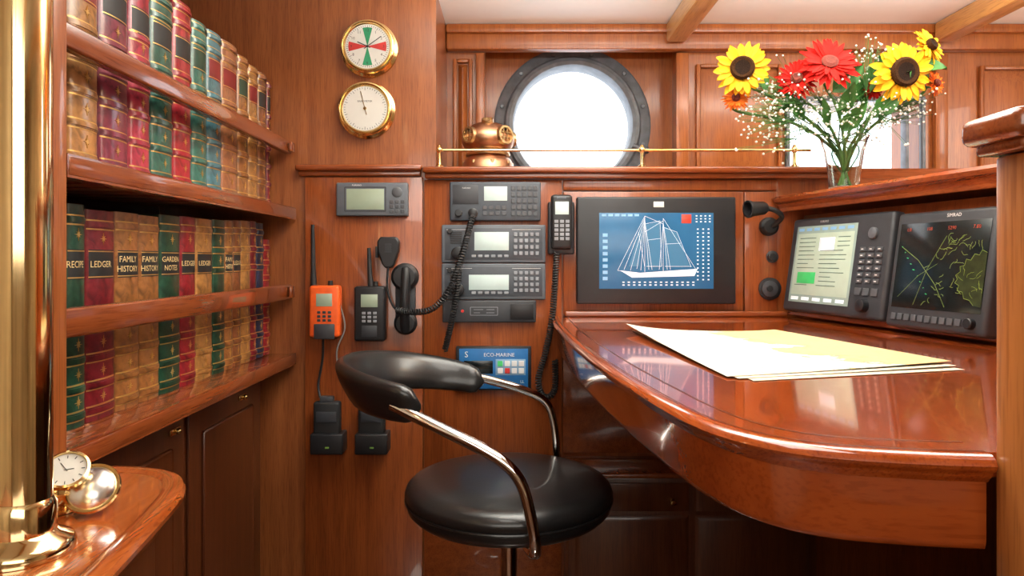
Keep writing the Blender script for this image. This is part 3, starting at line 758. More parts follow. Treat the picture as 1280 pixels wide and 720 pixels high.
d.grid('footer_readings', 'scrwhite', (776, 351, 870, 358), 14, 2, .0289, .0291, .58, .00005, sc)

# satellite phone handset
d = wdev('telephone_handset', 'black telephone handset with keypad in a wall cradle left of the monitor', 'telephone', (685, 242, 718, 316))
d.slab('cradle', 'charcoal', (685, 252, 718, 318), 0, .018, .005, seg=3)
hs = MB()
xa, xb, za, zb = d.R((688.5, 243, 715.5, 312), .036)
hs.box(xa, xb, -.040, -.0185, za, zb, .009, 4)
h = hs.build('handset', 'black', d.o, local=True)
d.slab('screen', 'lcdblue', (694, 252, 711, 268), .0402, .041, .0003, h)
d.grid('keypad', 'key', (692, 274, 713, 301), 3, 5, .0402, .0415, .3, .0005, h)
d.slab('earpiece', 'grey', (696, 245.5, 708, 248.5), .0402, .0408, .0002, h)

# handheld radios
def handheld(r, ant, body, label, kind):
    d = wdev('handheld_radio', label, 'radio', r)
    x0, y0, x1, y1 = r
    d.slab('bracket', 'black', (x0+6, y0+14, x1-6, y1-4), 0, .012, .002)
    d.slab('body', body, (x0, y0, x1, y1), .0122, .045, .007, seg=4)
    s = d.slab('screen', 'lcd', (x0+9, y0+10, x1-9, y0+26), .0452, .046, .0003)
    d.grid('keypad', 'charcoal' if body == 'orange' else 'key', (x0+9, y0+31, x1-9, y0+46), 3, 3, .0452, .0465, .35)
    d.slab('speaker_grille', 'charcoal', (x0+10, y0+49, x1-10, y1-6), .0452, .0456, .0004)
    a0 = d.px(ant[0], y0+2, .03); a1 = d.px(ant[1], ant[2], .03)
    MB().tube([(a0[0], -.03, a0[1]), (a0[0]*.5+a1[0]*.5, -.03, a0[1]*.7+a1[1]*.3), (a1[0], -.03, a1[1])], .006, 10, radii=[.0085, .0062, .0042]).build('antenna', 'softblack', d.o, local=True)
    kx = d.px((x0+x1)/2+8, y0-2, .03)
    MB().lathe([(0, .012), (.006, .012), (.0065, 0), (0, 0)], Matrix.Translation((kx[0], -.03, kx[1]-.004)), 16).build('knob', 'softblack', d.o, local=True)
    return d
d = handheld((386, 357, 424, 422), (392, 391, 281), 'orange', 'orange handheld radio with black aerial on the left wall panel', 0)
d.slab('lower_grip', 'charcoal', (392, 405, 418, 424), .0457, .049, .002)
handheld((442, 358, 481, 427), (464, 461, 310), 'black', 'black handheld radio with stubby aerial right of the orange one', 1)
# fist microphone
d = wdev('fist_microphone', 'black fist microphone on a clip above the black handheld radio', 'microphone', (470, 294, 500, 336))
d.slab('clip', 'charcoal', (480, 300, 490, 312), 0, .012, .002)
fp = [(475, 296), (495, 296), (499, 302), (498, 314), (493, 330), (489, 335), (481, 335), (477, 330), (472, 314), (471, 302)]
mb = MB(); pts = [d.px(a, b, .036) for a, b in fp]
mb.prism([(a, b) for a, b in pts], .0125, .036, R90)
o = mb.build('body', 'black', d.o, local=True, ang=50)
bv = o.modifiers.new('b', 'BEVEL'); bv.width = .004; bv.segments = 3
d.grid('sound_slots', 'charcoal', (478, 304, 492, 316), 1, 5, .0362, .037, .4)
d.slab('talk_switch', 'softblack', (469, 308, 472, 322), .018, .032, .001)
# hook handset lower
d = wdev('radio_handset', 'black curved radio handset in a holder beside the black handheld radio', 'handset', (488, 330, 524, 420))
d.slab('holder', 'charcoal', (494, 350, 519, 408), -.0003, .014, .003)
def hp(a, b, w): q = d.px(a, b, w); return Vector((q[0], -w, q[1]))
MB().tube(crom([hp(507, 336, .035), hp(507, 350, .042), hp(506, 375, .046), hp(506, 400, .042), hp(507, 414, .035)], 6), .012, 14, radii=None).build('grip', 'black', d.o, local=True)
MB().lathe([(0, .044), (.026, .043), (.033, .036), (.034, .022), (.026, .0145), (0, .0145)], Matrix.Translation((*[d.px(506, 346, .03)[0], 0], d.px(506, 346, .03)[1])) @ R90, 28).build('earpiece', 'black', d.o, local=True)
MB().lathe([(0, .042), (.022, .041), (.028, .034), (.028, .022), (.022, .0145), (0, .0145)], Matrix.Translation((d.px(507, 404, .03)[0], 0, d.px(507, 404, .03)[1])) @ R90, 28).build('mouthpiece', 'black', d.o, local=True)
# chargers with spare batteries
for (x, lab) in ((408, 'black charger cradle holding a spare battery under the orange radio'), (464, 'black charger cradle holding a spare battery under the black radio')):
    d = wdev('charger', lab, 'charger', (x-20, 498, x+20, 570), 'battery chargers low on the wall')
    d.slab('cradle', 'black', (x-21, 543, x+20, 569), -.0003, .05, .004, seg=3)
    d.slab('back_plate', 'charcoal', (x-15, 530, x+15, 545), 0, .012, .002)
    d.slab('battery', 'softblack', (x-17, 503, x+16, 556), .0125, .040, .006, seg=3)
    d.slab('battery_ridge', 'charcoal', (x-13, 515, x+12, 528), .0402, .043, .001)
    d.slab('battery_latch', 'charcoal', (x-9, 496, x+8, 506), .015, .034, .003)
    d.slab('status_light', 'ledgreen', (x-2, 559, x+3, 561), .0502, .0512, .0003)

# reading spotlight
d = wdev('reading_lamp', 'black swivel spotlight on the wall right of the monitor', 'lamp', (962, 270, 986, 296))
x, z = d.px(966, 283, .01)
MB().lathe([(0, .020), (.016, .019), (.022, .013), (.023, .004), (.023, 0), (0, 0)], Matrix.Translation((x-.008, 0, z)) @ R90, 28).build('mount', 'softblack', d.o, local=True)
def lp(a, b, w): q = d.px(a, b, w); return Vector((q[0], -w, q[1]))
MB().tube(crom([lp(966, 283, .018), lp(977, 272, .045), lp(971, 264, .06), lp(958, 260, .062)], 8), .0062, 10).build('arm', 'softblack', d.o, local=True)
ax = (lp(930, 262, .075)-lp(958, 260, .06))
MB().lathe([(0, -.004), (.012, -.003), (.016, .004), (.018, .035), (.021, .041), (.021, .047), (.017, .047), (.015, .027), (0, .027)], facing(lp(956, 260, .06), ax), 28).build('lamp_head', 'black', d.o, local=True)
# round fittings
d = wdev('light_switch', 'small black round knob below the swivel spotlight', 'switch', (962, 314, 976, 328))
d.knob('collar', 'charcoal', 966, 321, 7.5, 0, .006); d.knob('button', 'black', 966, 321, 5, .0062, .016)
d = wdev('socket_outlet', 'large black round socket low on the wall right of the monitor', 'socket', (949, 347, 977, 376))
d.knob('flange', 'black', 963, 361, 14, 0, .007); d.knob('cap', 'charcoal', 963, 361, 10, .0072, .016); d.knob('centre', 'black', 963, 361, 4, .0162, .02)

# right-hand displays on the sloping panel
def pdev(name, label, pl, pr, ptop, pbot):
    tmp = WM[pan.name].inverted(); o = tmp @ CAM
    def hit(px, py):
        r = tmp.to_3x3() @ Vector(((px-CX)/F, 1, (CY-py)/F)); t = (-.03-o.y)/r.y; p = o+r*t; return p.x, p.z
    x0 = hit(*pl)[0]; x1 = hit(*pr)[0]; zt = hit(*ptop)[1]; zb = hit(*pbot)[1]
    dv = Dev(name, label, 'display', PM, (x0+x1)/2, (zt+zb)/2, (-TH, 0, RZ))
    w, h = x1-x0, zt-zb
    def N(u0, v0, u1, v1): return (-w/2+w*u0, -w/2+w*u1, h/2-h*v1, h/2-h*v0)
    return dv, N, w, h
rr = random.Random(5)
d, N, w_, h_ = pdev('chart_plotter', 'grey navigation display with pale map screen and side keys, left of the radar', (985, 328), (1110, 332), (1060, 268), (1038, 394))
d.slab('case', 'charcoal', N(0, 0, 1, 1), 0.0005, .03, .008, loc=True, seg=4)
s = d.slab('screen', 'scrgrey', N(.07, .09, .70, .9), .0302, .031, .0003, loc=True)
d.slab('page', 'scrpage', N(.09, .17, .68, .82), .0311, .0313, .0001, s, loc=True)
d.slab('page_box', 'scrwhite', N(.34, .22, .50, .36), .0314, .0316, .0001, s, loc=True)
d.slab('page_box', 'scrgreen', N(.14, .58, .34, .70), .0314, .0316, .0001, s, loc=True)
def sqp(u, v): q = N(u, v, 0, 0); return (q[0], q[3])
for k in range(12):
    v = .22+.045*k
    if k < 3: segs = ((.12, .30), (.53, .65))
    elif k in (8, 9, 10): segs = ((.38, .38+rr.uniform(.1, .26)),)
    else: segs = ((.12, .12+rr.uniform(.12, .2)), (.36, .36+rr.uniform(.1, .28)))
    for a, b in segs: MB().ribbon([sqp(a, v), sqp(b, v)], .0014, -.0317).build('text_line', 'scrtext', s, local=True)
d.grid('title_bar', 'scrpale', N(.08, .105, .68, .15), 7, 1, .0311, .0313, .3, .00005, s, loc=True)
d.grid('footer_bar', 'scrwhite', N(.08, .835, .68, .885), 5, 1, .0311, .0313, .3, .00005, s, loc=True)
d.knob('cursor_pad', 'grey', *[(N(.85, .2, 0, 0)[0]), h_*.30], .012, .0302, .036, loc=True)
d.grid('keypad', 'keydark', N(.74, .32, .96, .68), 3, 6, .0302, .033, .35, loc=True)
mb = MB()
for i in range(3):
    for j in range(6): mb.ribbon([sqp(.765+.073*i, .35+.06*j), sqp(.785+.073*i, .35+.06*j)], .002, -.0332)
mb.build('key_legends', 'printwhite', d.o, local=True)
d.grid('softkeys', 'keydark', N(.74, .70, .96, .80), 3, 1, .0302, .033, .3, loc=True)
d.knob('knob', 'black', N(.85, 0, 0, 0)[0], -h_*.38, .013, .0302, .045, loc=True)
d.txt('FURUNO', .005, 'printwhite', N(.36, 0, 0, 0)[0], h_*.450, .0302, loc=True)
d, N, w_, h_ = pdev('radar_display', 'large dark chart display with fine yellow green lines, rightmost on the panel', (1117, 335), (1243, 345), (1190, 262), (1180, 416))
d.slab('case', 'charcoal', N(0, 0, 1, 1), 0.0005, .035, .008, loc=True, seg=4)
s = d.slab('screen', 'scrdark', N(.06, .10, .95, .83), .0352, .036, .0003, loc=True)
def sq(u, v): q = N(u, v, 0, 0); return (q[0], q[3])
land = [(.945, .36), (.90, .34), (.88, .38), (.84, .37), (.81, .42), (.77, .41), (.76, .46), (.72, .47), (.73, .51), (.69, .54), (.71, .57), (.69, .60), (.73, .62), (.72, .66), (.77, .67), (.79, .72), (.84, .73), (.88, .77), (.945, .78)]
MB().flat([sq(*p) for p in land], -.0363).build('land_area', 'scrolive', s, local=True)
mb = MB(); mb.ribbon([sq(*p) for p in land[:-1]], .0006, -.0365)
def wig(mb, u, v, n, st, ang, w, d_):
    pts = [sq(u, v)]
    for k in range(n):
        ang += rr.uniform(-.8, .8); u = min(.94, max(.07, u+st*math.cos(ang))); v = min(.81, max(.2, v+st*math.sin(ang))); pts.append(sq(u, v))
    mb.ribbon(pts, w, d_)
for k in range(22): wig(mb, rr.uniform(.46, .92), rr.uniform(.22, .38), rr.randint(4, 8), .013, rr.uniform(0, 6.28), .0005, -.0364)
for k in range(16): wig(mb, rr.uniform(.42, .72), rr.uniform(.42, .78), rr.randint(3, 6), .012, rr.uniform(0, 6.28), .0005, -.0364)
for k in range(14): wig(mb, rr.uniform(.74, .93), rr.uniform(.44, .74), rr.randint(3, 6), .014, rr.uniform(0, 6.28), .0005, -.0366)
mb.build('coast_lines', 'scryellow', s, local=True)
mb = MB()
mb.ribbon([sq(.1, .3), sq(.3, .42), sq(.5, .62), sq(.62, .8)], .0006, -.0367); mb.ribbon([sq(.56, .22), sq(.40, .5), sq(.30, .8)], .0005, -.0367)
mb.ribbon([sq(.12, .74), sq(.32, .55), sq(.5, .45)], .0004, -.0367)
mb.build('course_line', 'scryellow', s, local=True)
mb = MB()
for k in range(9): mb.ribbon([sq(.10+.04*k+rr.uniform(-.01, .01), .3+.05*k), sq(.112+.04*k, .304+.05*k)], .0014, -.0368)
mb.build('waypoints', 'scrgreen', s, local=True)
for u, tt in ((.16, '0.8'), (.38, '108'), (.6, '5290'), (.83, '7.80')):
    q = sq(u, .155); d.txt(tt, .0062, 'scrdimred', q[0], q[1], .0362, loc=True, parent=s)
d.grid('softkeys', 'keydark', N(.07, .87, .80, .95), 10, 1, .0352, .038, .3, loc=True)
d.knob('knob', 'black', N(.88, 0, 0, 0)[0], -h_*.41, .009, .0352, .046, loc=True)
d.txt('SIMRAD', .0062, 'printwhite', N(.60, 0, 0, 0)[0], h_*.45, .0352, loc=True)

# ------------------------------------------------------------------ brass wall instruments
def gauge(cx, cy, label, cat, name, clock):
    c = P(cx, cy, 1.70)
    o = thing(name, label, cat, c)
    fm = Matrix.Translation(c) @ R90
    MB().lathe([(0, -.0003), (.0695, -.0003), (.0715, .002), (.0710, .005), (.067, .007), (.0635, .009), (.0625, .018), (.0645, .020), (.0665, .0235), (.0655, .027), (.0620, .0285), (.0605, .027), (.0590, .0285), (.0570, .0285), (.0555, .0265), (.0548, .0255), (0, .0255)], fm, 64).build('case', 'brass', o)
    dl = MB().lathe([(0, .0258), (.0546, .0258)], fm, 64).build('dial', 'dial', o)
    Q = fm @ Matrix.Translation((0, 0, -.0177)) @ Matrix.Diagonal((1.0, 1.0, 1, 1))
    if clock:
        for nm, a, mm in (('silence_sector', PI/2, 'green'), ('silence_sector', -PI/2, 'green'), ('silence_sector', 0, 'red'), ('silence_sector', PI, 'red')):
            hw = math.radians(15); a0 = a-hw; n = 8
            mb = MB(); mb.prism([(0, 0)]+[(.047*math.cos(a0+2*hw*k/n), .047*math.sin(a0+2*hw*k/n)) for k in range(n+1)], .0436, .0439, Q); mb.build(nm, mm, dl)
    mk = MB(); nt = 60 if clock else 50
    for k in range(nt):
        a = 2*PI*k/nt
        L = .007 if k % 5 == 0 else .0035
        mk.box(-.0005, .0005, .052-L, .052, .0437, .0440, mtx=Q @ Matrix.Rotation(a, 4, 'Z'))
    mk.build('scale_marks', 'ink', dl)
    hn = MB()
    if clock:
        hn.box(-.0008, .0008, -.010, .042, .0448, .0456, mtx=Q @ Matrix.Rotation(-.95, 4, 'Z')); hn.box(-.0011, .0011, -.008, .027, .0442, .0447, mtx=Q @ Matrix.Rotation(1.15, 4, 'Z'))
        hn.lathe([(0, .047), (.0025, .047), (.0025, .0436)], Q, 12)
        for k in range(12):
            a = PI/2-2*PI*(k+1)/12
            text(str(k+1), .0065, 'ink', dl, WM[o.name].inverted() @ Q @ Matrix.Translation((.040*math.cos(a), .040*math.sin(a), .0441)), 'numeral')
    else:
        hn.box(-.0007, .0007, -.016, .044, .0442, .0448, mtx=Q @ Matrix.Rotation(.25, 4, 'Z')); hn.lathe([(0, .047), (.004, .047), (.004, .0436)], Q, 12)
        text('BAROMETER', .0045, 'ink', dl, WM[o.name].inverted() @ Q @ Matrix.Translation((0, .018, .0441)), 'lettering', .038)
    hn.build('hands' if clock else 'needle', 'ink' if clock else 'brass', dl)
gauge(462, 62, 'round brass wall clock with red and green dial sectors', 'clock', 'wall_clock', True)
gauge(459, 138.5, 'round brass barometer with plain white dial below the wall clock', 'barometer', 'barometer', False)

# ------------------------------------------------------------------ brass rail and diving helmet on the ledge
LT = Z(.2295)
br = thing('guard_rail', 'slim brass guard rail along the ledge below the porthole', 'rail', (.2, 1.685, LT))
MB().tube([(-.186, 1.685, Z(.272)), (.74, 1.685, Z(.272))], .0036, 10).build('bar', 'brass', br)
for x in (-.180, .322, .70):
    MB().lathe([(0, .0005), (.010, .0005), (.010, .004), (.005, .007), (.004, .012), (.004, .036), (.0075, .040), (.0085, .0435), (.0075, .047), (.004, .051), (.0045, .055), (0, .057)], Matrix.Translation((x, 1.685, LT)), 16).build('stanchion', 'brass', br)
hx, hy = P(610, 200, 1.80).x, 1.80
dh = thing('diving_helmet', 'copper diving helmet ornament standing on the ledge left of the porthole', 'ornament', (hx, hy, LT))
hm = Matrix.Translation((hx, hy, LT)) @ Matrix.Diagonal((1, 1, .90, 1))
MB().lathe([(0, .001), (.073, .001), (.074, .006), (.070, .012), (.067, .026), (.060, .040), (.052, .046), (.050, .050), (0, .050)], hm, 40).build('breastplate', 'copper', dh)
MB().lathe([(.047, .050), (.058, .050), (.059, .055), (.056, .060), (.059, .064), (.055, .068), (.046, .068)], hm, 40).build('neck_ring', 'oldbrass', dh)
MB().lathe([(.052, .066)]+[(.070*math.cos(a), .098+.052*math.sin(a)) for a in [(-.62+k*(PI/2+.62)/14) for k in range(15)]], hm, 40).build('bonnet', 'copper', dh)
def port(n, r):
    n = Vector(n).normalized(); c = Vector((hx, hy, LT+.090))+Vector((n.x*.066, n.y*.066, n.z*.045)); fm = facing(c, n)
    q = MB().lathe([(r, -.014), (r, .004), (r*.95, .008), (r*.75, .008), (r*.7, .004), (r*.7, -.006)], fm, 28).build('port_ring', 'oldbrass', dh)
    MB().lathe([(0, -.001), (r*.72, -.001)], fm, 28).build('port_glass', 'scrdark', q)
    g = MB()
    for k in (-1, 1):
        g.tube([fm @ Vector((-r*.7, k*r*.25, .005)), fm @ Vector((r*.7, k*r*.25, .005))], .0016, 6); g.tube([fm @ Vector((k*r*.25, -r*.7, .005)), fm @ Vector((k*r*.25, r*.7, .005))], .0016, 6)
    g.build('port_grille', 'oldbrass', q)
port((.66, -.74, .05), .025); port((-.66, -.72, .05), .022); port((.95, .3, .05), .02); port((.0, -.45, .85), .016)
for k in range(8):
    a = 2*PI*k/8+.2
    MB().lathe([(0, .009), (.005, .008), (.005, 0)], Matrix.Translation((hx+.064*math.cos(a), hy+.064*math.sin(a), LT+.020)), 10).build('wing_nut', 'oldbrass', dh)
MB().lathe([(.010, .0), (.010, .008), (.006, .010), (0, .010)], hm @ Matrix.Translation((0, 0, .148)), 16).build('top_valve', 'oldbrass', dh)

# ------------------------------------------------------------------ chart on the desk
nc = thing('nautical_chart', 'folded cream and tan paper nautical chart lying on the desk', 'chart', (.40, 1.06, Z(DZ)))
def sheet(A, B, C_, D, zf, th, name, m, n=20):
    mb = MB(); vs = []
    for lay in (0, 1):
        g = []
        for i in range(n+1):
            row = []
            for j in range(n+1):
                u, v = i/n, j/n
                p = (Vector(A)*(1-u)+Vector(B)*u)*(1-v)+(Vector(D)*(1-u)+Vector(C_)*u)*v
                row.append(mb.bm.verts.new((p.x, p.y, Z(DZ)+zf(u, v)+(th if lay else 0))))
            g.append(row)
        vs.append(g)
    for lay in (0, 1):
        for i in range(n):
            for j in range(n):
                g = vs[lay]; f = [g[i][j], g[i+1][j], g[i+1][j+1], g[i][j+1]]
                mb.bm.faces.new(f if lay else f[::-1])
    def side(a):
        for (i, j), (k, l) in zip(a, a[1:]): mb.bm.faces.new((vs[0][i][j], vs[0][k][l], vs[1][k][l], vs[1][i][j]))
    side([(i, 0) for i in range(n+1)]); side([(i, n) for i in range(n+1)]); side([(0, j) for j in range(n+1)]); side([(n, j) for j in range(n+1)])
    return mb.build(name, m, nc, ang=60)
sheet((.24, 1.32), (.50, 1.27), (.574, .862), (.278, .782), lambda u, v: .0007, .0004, 'under_sheet', 'paper')
sheet((.235, 1.33), (.50, 1.283), (.573, .877), (.264, .794), lambda u, v: .0014+.0022*u**2*v**2, .0004, 'middle_sheet', 'paper')
sheet((.225, 1.342), (.50, 1.295), (.576, .892), (.254, .803), lambda u, v: .0022+.0050*u**2*v**2+.012*(1-u)**5*(1-v)**2+.005*(u**6)*(1-v)+.0008*math.sin(u*7)*math.sin(v*PI)+.001*math.sin(v*PI), .0005, 'top_sheet', 'chart')

# ------------------------------------------------------------------ cords
def cord(label, pts, coil=False, r=.0022, R=.006, pitch=.0062, m='softblack'):
    mb = MB()
    if coil: mb.tube(helix(pts, R, pitch), r, 5)
    else: mb.tube(crom(pts, 10), r, 7)
    tag(mb.build('cord', m), label, 'cord')
cord('black coiled cord swinging from the handset to the topmost radio', [P(496, 388, 1.64), P(515, 390, 1.615), P(540, 386, 1.60), P(562, 362, 1.60), P(577, 320, 1.62), P(588, 280, 1.640), P(591, 271, 1.662)], True, .0022, .0062, .0066)
cord('black coiled cord hanging straight down beside the radio stack', [P(574, 338, 1.648), P(571, 365, 1.64), P(565, 400, 1.642), P(556, 438, 1.665)], True, .0022, .0060, .0062)
cord('black coiled telephone cord hanging in a loop left of the desk', [P(696, 316, 1.655), P(694, 350, 1.645), P(690, 400, 1.65), P(682, 440, 1.66), P(673, 475, 1.66), P(680, 496, 1.655), P(693, 488, 1.655), P(694, 450, 1.66)], True, .0024, .0062, .0062)
cord('thin black cord from the fist microphone curling to the handset holder', [P(485, 334, 1.655), P(484, 360, 1.655), P(490, 380, 1.655), P(498, 390, 1.66)], False, .0028)
cord('thin black cord from the orange radio down to its charger', [P(404, 424, 1.655), P(403, 450, 1.668), P(398, 480, 1.67), P(400, 497, 1.66)], False, .003)
cord('thin grey cord from the orange radio to the right charger', [P(425, 380, 1.66), P(431, 410, 1.675), P(421, 440, 1.68), P(428, 475, 1.68), P(452, 498, 1.668)], False, .002, m='cable')

# ------------------------------------------------------------------ vase and flowers
VX, VY = .757, 1.55; SH = Z(.1572)
va = MB().lathe([(0, SH), (.031, SH), (.0325, SH+.003), (.034, SH+.035), (.042, SH+.092), (.050, SH+.118), (.0525, SH+.122), (.0495, SH+.1225), (.0395, SH+.092), (.0315, SH+.037), (.029, SH+.010), (0, SH+.009)], Matrix.Translation((VX, VY, 0)), 40).build('vase', 'glass')
tag(va, 'clear flared glass vase of flowers standing on the side shelf', 'vase')
def petals(center, nrm, r0, R, n, wd, tilt, curl, seed, twist=0):
    mb = MB(); fm = facing(center, nrm); rnd = random.Random(seed)
    for k in range(n):
        a = 2*PI*(k+rnd.uniform(-.28, .28))/n+twist; L = (R-r0)*rnd.uniform(.80, 1.10); ww = wd*rnd.uniform(.8, 1.15); tl = tilt+rnd.uniform(-.25, .18); tw = rnd.uniform(-.25, .25)
        rot = fm @ Matrix.Rotation(a, 4, 'Z') @ Matrix.Translation((r0, 0, 0)) @ Matrix.Rotation(-tl, 4, 'Y') @ Matrix.Rotation(tw, 4, 'X')
        rows = []
        for t, wf in ((0, .45), (.25, .85), (.5, 1.0), (.75, .8), (.93, .35), (1, .06)):
            zc_ = -curl*t*t*L
            rows.append([mb.bm.verts.new(rot @ Vector((t*L, s*ww*wf/2, zc_+(-.0018 if s == 0 else 0)))) for s in (-1, 0, 1)])
        for A, B in zip(rows, rows[1:]):
            for s in (0, 1): mb.bm.faces.new((A[s], A[s+1], B[s+1], B[s]))
    return mb
def leaf(c, dirv, L, W, seed=0):
    mb = MB(); dv = Vector(dirv).normalized(); sd = dv.cross(Vector((.2, -1, .3))).normalized(); up = sd.cross(dv); rows = []
    for t, wf in ((0, .05), (.15, .6), (.35, 1), (.6, .85), (.85, .4), (1, .02)):
        rows.append([mb.bm.verts.new(Vector(c)+dv*L*t+sd*s*W*wf/2+up*(.15*W*abs(s)-.25*L*t*t*.4)) for s in (-1, 0, 1)])
    for A, B in zip(rows, rows[1:]):
        for s in (0, 1): mb.bm.faces.new((A[s], A[s+1], B[s+1], B[s]))
    return mb
def flower(name, label, cat, c, n, R, rd, kind, offs, group, leaves=()):
    c = Vector(c); n = Vector(n).normalized()
    base = Vector((VX-offs[0]*.55, VY-offs[1]*.55, SH+.012))
    o = thing(name, label, cat, base, (0, 0, 0), group)
    if kind == 'sun':
        petals(c-n*.004, n, rd*.9, R, 20, R*.27, .08, .20, int(c.x*1000)).build('petals', 'yellow', o, ang=80)
        petals(c-n*.002, n, rd*.95, R*.90, 17, R*.24, .20, .12, int(c.x*1000)+1, .14).build('inner_petals', 'yellow', o, ang=80)
        MB().lathe([(rd*.62, .0065), (rd*.85, .0085), (rd*1.02, .004), (rd*.95, -.006), (0, -.006)], facing(c, n), 32).build('seed_rim', 'seedrim', o)
        MB().lathe([(0, .0045), (rd*.4, .006), (rd*.64, .0066)], facing(c, n), 32).build('seed_disc', 'seed', o)
    else:
        pm = 'redpetal' if kind == 'red' else 'orangepetal'
        petals(c-n*.003, n, rd*.6, R, 26, R*.21, .10, .10, int(c.x*1000)).build('petals', pm, o, ang=80)
        petals(c, n, rd*.6, R*.84, 24, R*.19, .3, .06, int(c.x*1000)+1, .12).build('inner_petals', pm, o, ang=80)
        MB().lathe([(0, .007), (rd*.6, .009), (rd, .005), (rd, -.004), (0, -.004)], facing(c, n), 28).build('flower_disc', 'gerdisc', o)
    MB().lathe([(rd*.9, -.004), (rd*1.15, -.008), (rd*.7, -.016), (.004, -.024), (0, -.024)], facing(c, n), 20).build('calyx', 'leaf', o)
    b = c-n*.02; neck = Vector((VX+offs[0], VY+offs[1], SH+.10))
    MB().tube(crom([b, b-n*.02+Vector((0, 0, -.018)), neck.lerp(b, .42)+Vector((0, 0, .012)), neck, base], 8), .0034, 8).build('stem', 'stem', o)
    for (f, dv, L, W) in leaves:
        leaf(neck.lerp(b, f), dv, L, W).build('leaf', 'leaf', o, ang=80)
G = 'cut flowers in the glass vase'
YF = 1.50
flower('sunflower', 'yellow sunflower at the left side of the bouquet above the ledge', 'flower', P(928, 85, YF), (-.25, -1, .05), .062, .026, 'sun', (-.022, 0), G, [(.75, (-.3, -.3, .6), .06, .035), (.35, (-.5, -.3, .6), .08, .04)])
flower('sunflower', 'largest yellow sunflower on the right side of the bouquet facing forward', 'flower', P(1131, 90, YF), (.1, -1, -.05), .072, .032, 'sun', (.022, -.005), G, [(.7, (.4, -.4, .5), .07, .04), (.4, (.5, -.3, .6), .09, .045)])
flower('sunflower', 'yellow sunflower turned sideways at the top right of the bouquet', 'flower', P(1164, 56, YF+.02), (.42, -.80, .35), .046, .014, 'sun', (.018, .012), G, [(.85, (.6, -.5, -.2), .07, .045), (.8, (.7, -.1, -.4), .06, .04)])
flower('gerbera', 'large red gerbera in the middle of the bouquet', 'flower', P(1037, 78, YF-.01), (-.1, -.8, .45), .070, .018, 'red', (-.005, -.012), G, [(.7, (.7, -.3, .7), .085, .05), (.4, (.2, -.5, .7), .08, .04), (.2, (.4, -.5, .6), .08, .04)])
flower('gerbera', 'smaller red gerbera left of the large red one', 'flower', P(996, 98, YF+.01), (-.35, -.8, .25), .048, .013, 'red', (-.015, -.008), G, [(.3, (-.3, -.5, .6), .08, .035)])
flower('gerbera', 'orange flower half hidden under the left sunflower', 'flower', P(920, 122, YF+.03), (-.35, -.9, .1), .032, .009, 'orange', (-.024, .008), G)
flower('gerbera', 'orange flower at the right edge under the top sunflower', 'flower', P(1170, 104, YF+.04), (.45, -.85, .1), .030, .009, 'orange', (.024, .008), G)
flower('gerbera', 'small red flower in the middle right half hidden behind gypsophila', 'flower', P(1092, 112, YF+.04), (.1, -.8, .2), .026, .008, 'red', (.008, .016), G, [(.9, (.2, -.3, .9), .10, .055), (.8, (-.4, -.3, .8), .08, .045)])
def sprig(px, py, y, label, seed, spread=.052, nb=110):
    rnd = random.Random(seed); c = P(px, py, y)
    a = rnd.uniform(0, 2*PI); neck = Vector((VX+.03*math.cos(a), VY+.03*math.sin(a), SH+.10)); base = Vector((VX-.012*math.cos(a), VY-.012*math.sin(a), SH+.014))
    o = thing('gypsophila', label, 'flower', base, (0, 0, 0), 'gypsophila sprigs in the vase')
    mid = neck.lerp(c, .6); stb = MB().tube(crom([base, neck, mid], 6), .0016, 5); bl = MB()
    hubs = [mid+Vector((rnd.gauss(0, spread*.4), rnd.gauss(0, spread*.35), rnd.gauss(.01, spread*.4))) for _ in range(7)]
    for h in hubs: stb.tube([mid, mid.lerp(h, .6)+Vector((0, 0, .004)), h], .0008, 4)
    for k in range(nb):
        q = c+Vector((rnd.gauss(0, spread*.62), rnd.gauss(0, spread*.5), rnd.gauss(0, spread*.6)))
        h = min(hubs, key=lambda h: (h-q).length); stb.tube([h, q], .0005, 3, caps=False)
        bl.ico(q, rnd.uniform(.0018, .0034), 1)
    stb.build('stems', 'gypstem', o); bl.build('blossoms', 'gyp', o)
sprig(955, 120, 1.53, 'white gypsophila sprig beside the left sunflower', 1)
sprig(962, 152, 1.50, 'white gypsophila sprig drooping lowest on the left of the bouquet', 2)
sprig(1003, 135, 1.52, 'white gypsophila sprig under the smaller red gerbera', 3)
sprig(1050, 135, 1.50, 'white gypsophila sprig in the centre under the large red gerbera', 4)
sprig(1100, 145, 1.52, 'white gypsophila sprig under the largest sunflower', 5, .045)
sprig(1085, 85, 1.56, 'white gypsophila sprig between large gerbera and largest sunflower', 6, .045)
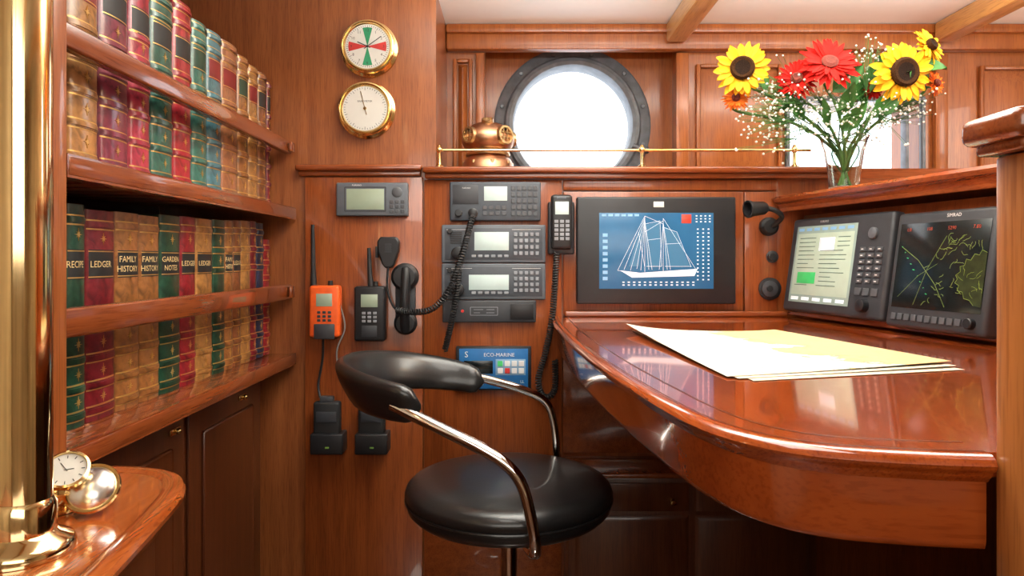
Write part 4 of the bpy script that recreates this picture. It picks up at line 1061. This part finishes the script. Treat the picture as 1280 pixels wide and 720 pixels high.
sprig(1142, 130, 1.55, 'white gypsophila sprig at the far right of the bouquet', 7, .035, 60)

# ------------------------------------------------------------------ lights, world, camera
def area(name, loc, rot, sx, sy, power, col=(1, .95, .87)):
    L = bpy.data.lights.new(name, 'AREA'); L.shape = 'RECTANGLE'; L.size = sx; L.size_y = sy; L.energy = power; L.color = col
    o = bpy.data.objects.new(name, L); C.objects.link(o); o.location = loc; o.rotation_euler = rot; return o
area('overhead_fill', (.12, .75, CEIL-.08), (0, 0, 0), .5, .7, 8)  # added area light overhead, out of view, with no fixture behind it
area('rear_fill', (.0, -1.0, Z(.36)), (math.radians(85), 0, 0), 1.4, .7, 13)  # unseen fill added behind the camera to light the interior
area('ceiling_uplight_fill', (.55, 1.25, Z(.53)), (PI, 0, 0), 1.5, .3, 32, (1, .985, .94))  # added uplight hidden above the view to brighten the ceiling; no cove here
area('side_fill', (1.62, 1.35, Z(.42)), (math.radians(90), 0, math.radians(50)), .3, .3, 2.5, (1, .95, .86))  # added fill out of view on the right; the side wall has no window
W = bpy.data.worlds.new('World'); bpy.context.scene.world = W; W.use_nodes = True
nt = W.node_tree; bg = nt.nodes['Background']
tc = nt.nodes.new('ShaderNodeTexCoord'); sp = nt.nodes.new('ShaderNodeSeparateXYZ'); rp = nt.nodes.new('ShaderNodeValToRGB')
nt.links.new(tc.outputs['Generated'], sp.inputs[0]); nt.links.new(sp.outputs['Z'], rp.inputs['Fac'])
rp.color_ramp.elements[0].color = (.85, .92, 1, 1); rp.color_ramp.elements[1].color = (1, 1, 1, 1)
nt.links.new(rp.outputs['Color'], bg.inputs['Color']); bg.inputs['Strength'].default_value = 3.5
cam = bpy.data.cameras.new('Camera'); co = bpy.data.objects.new('Camera', cam); C.objects.link(co)
co.location = CAM; co.rotation_euler = (PI/2, 0, 0); cam.sensor_width = 36; cam.lens = F/1280*36
cam.shift_x = 0; cam.shift_y = -35/1280; cam.clip_start = .02
bpy.context.scene.camera = co
bpy.context.scene.view_settings.view_transform = 'Standard'
bpy.context.scene.view_settings.look = 'None'
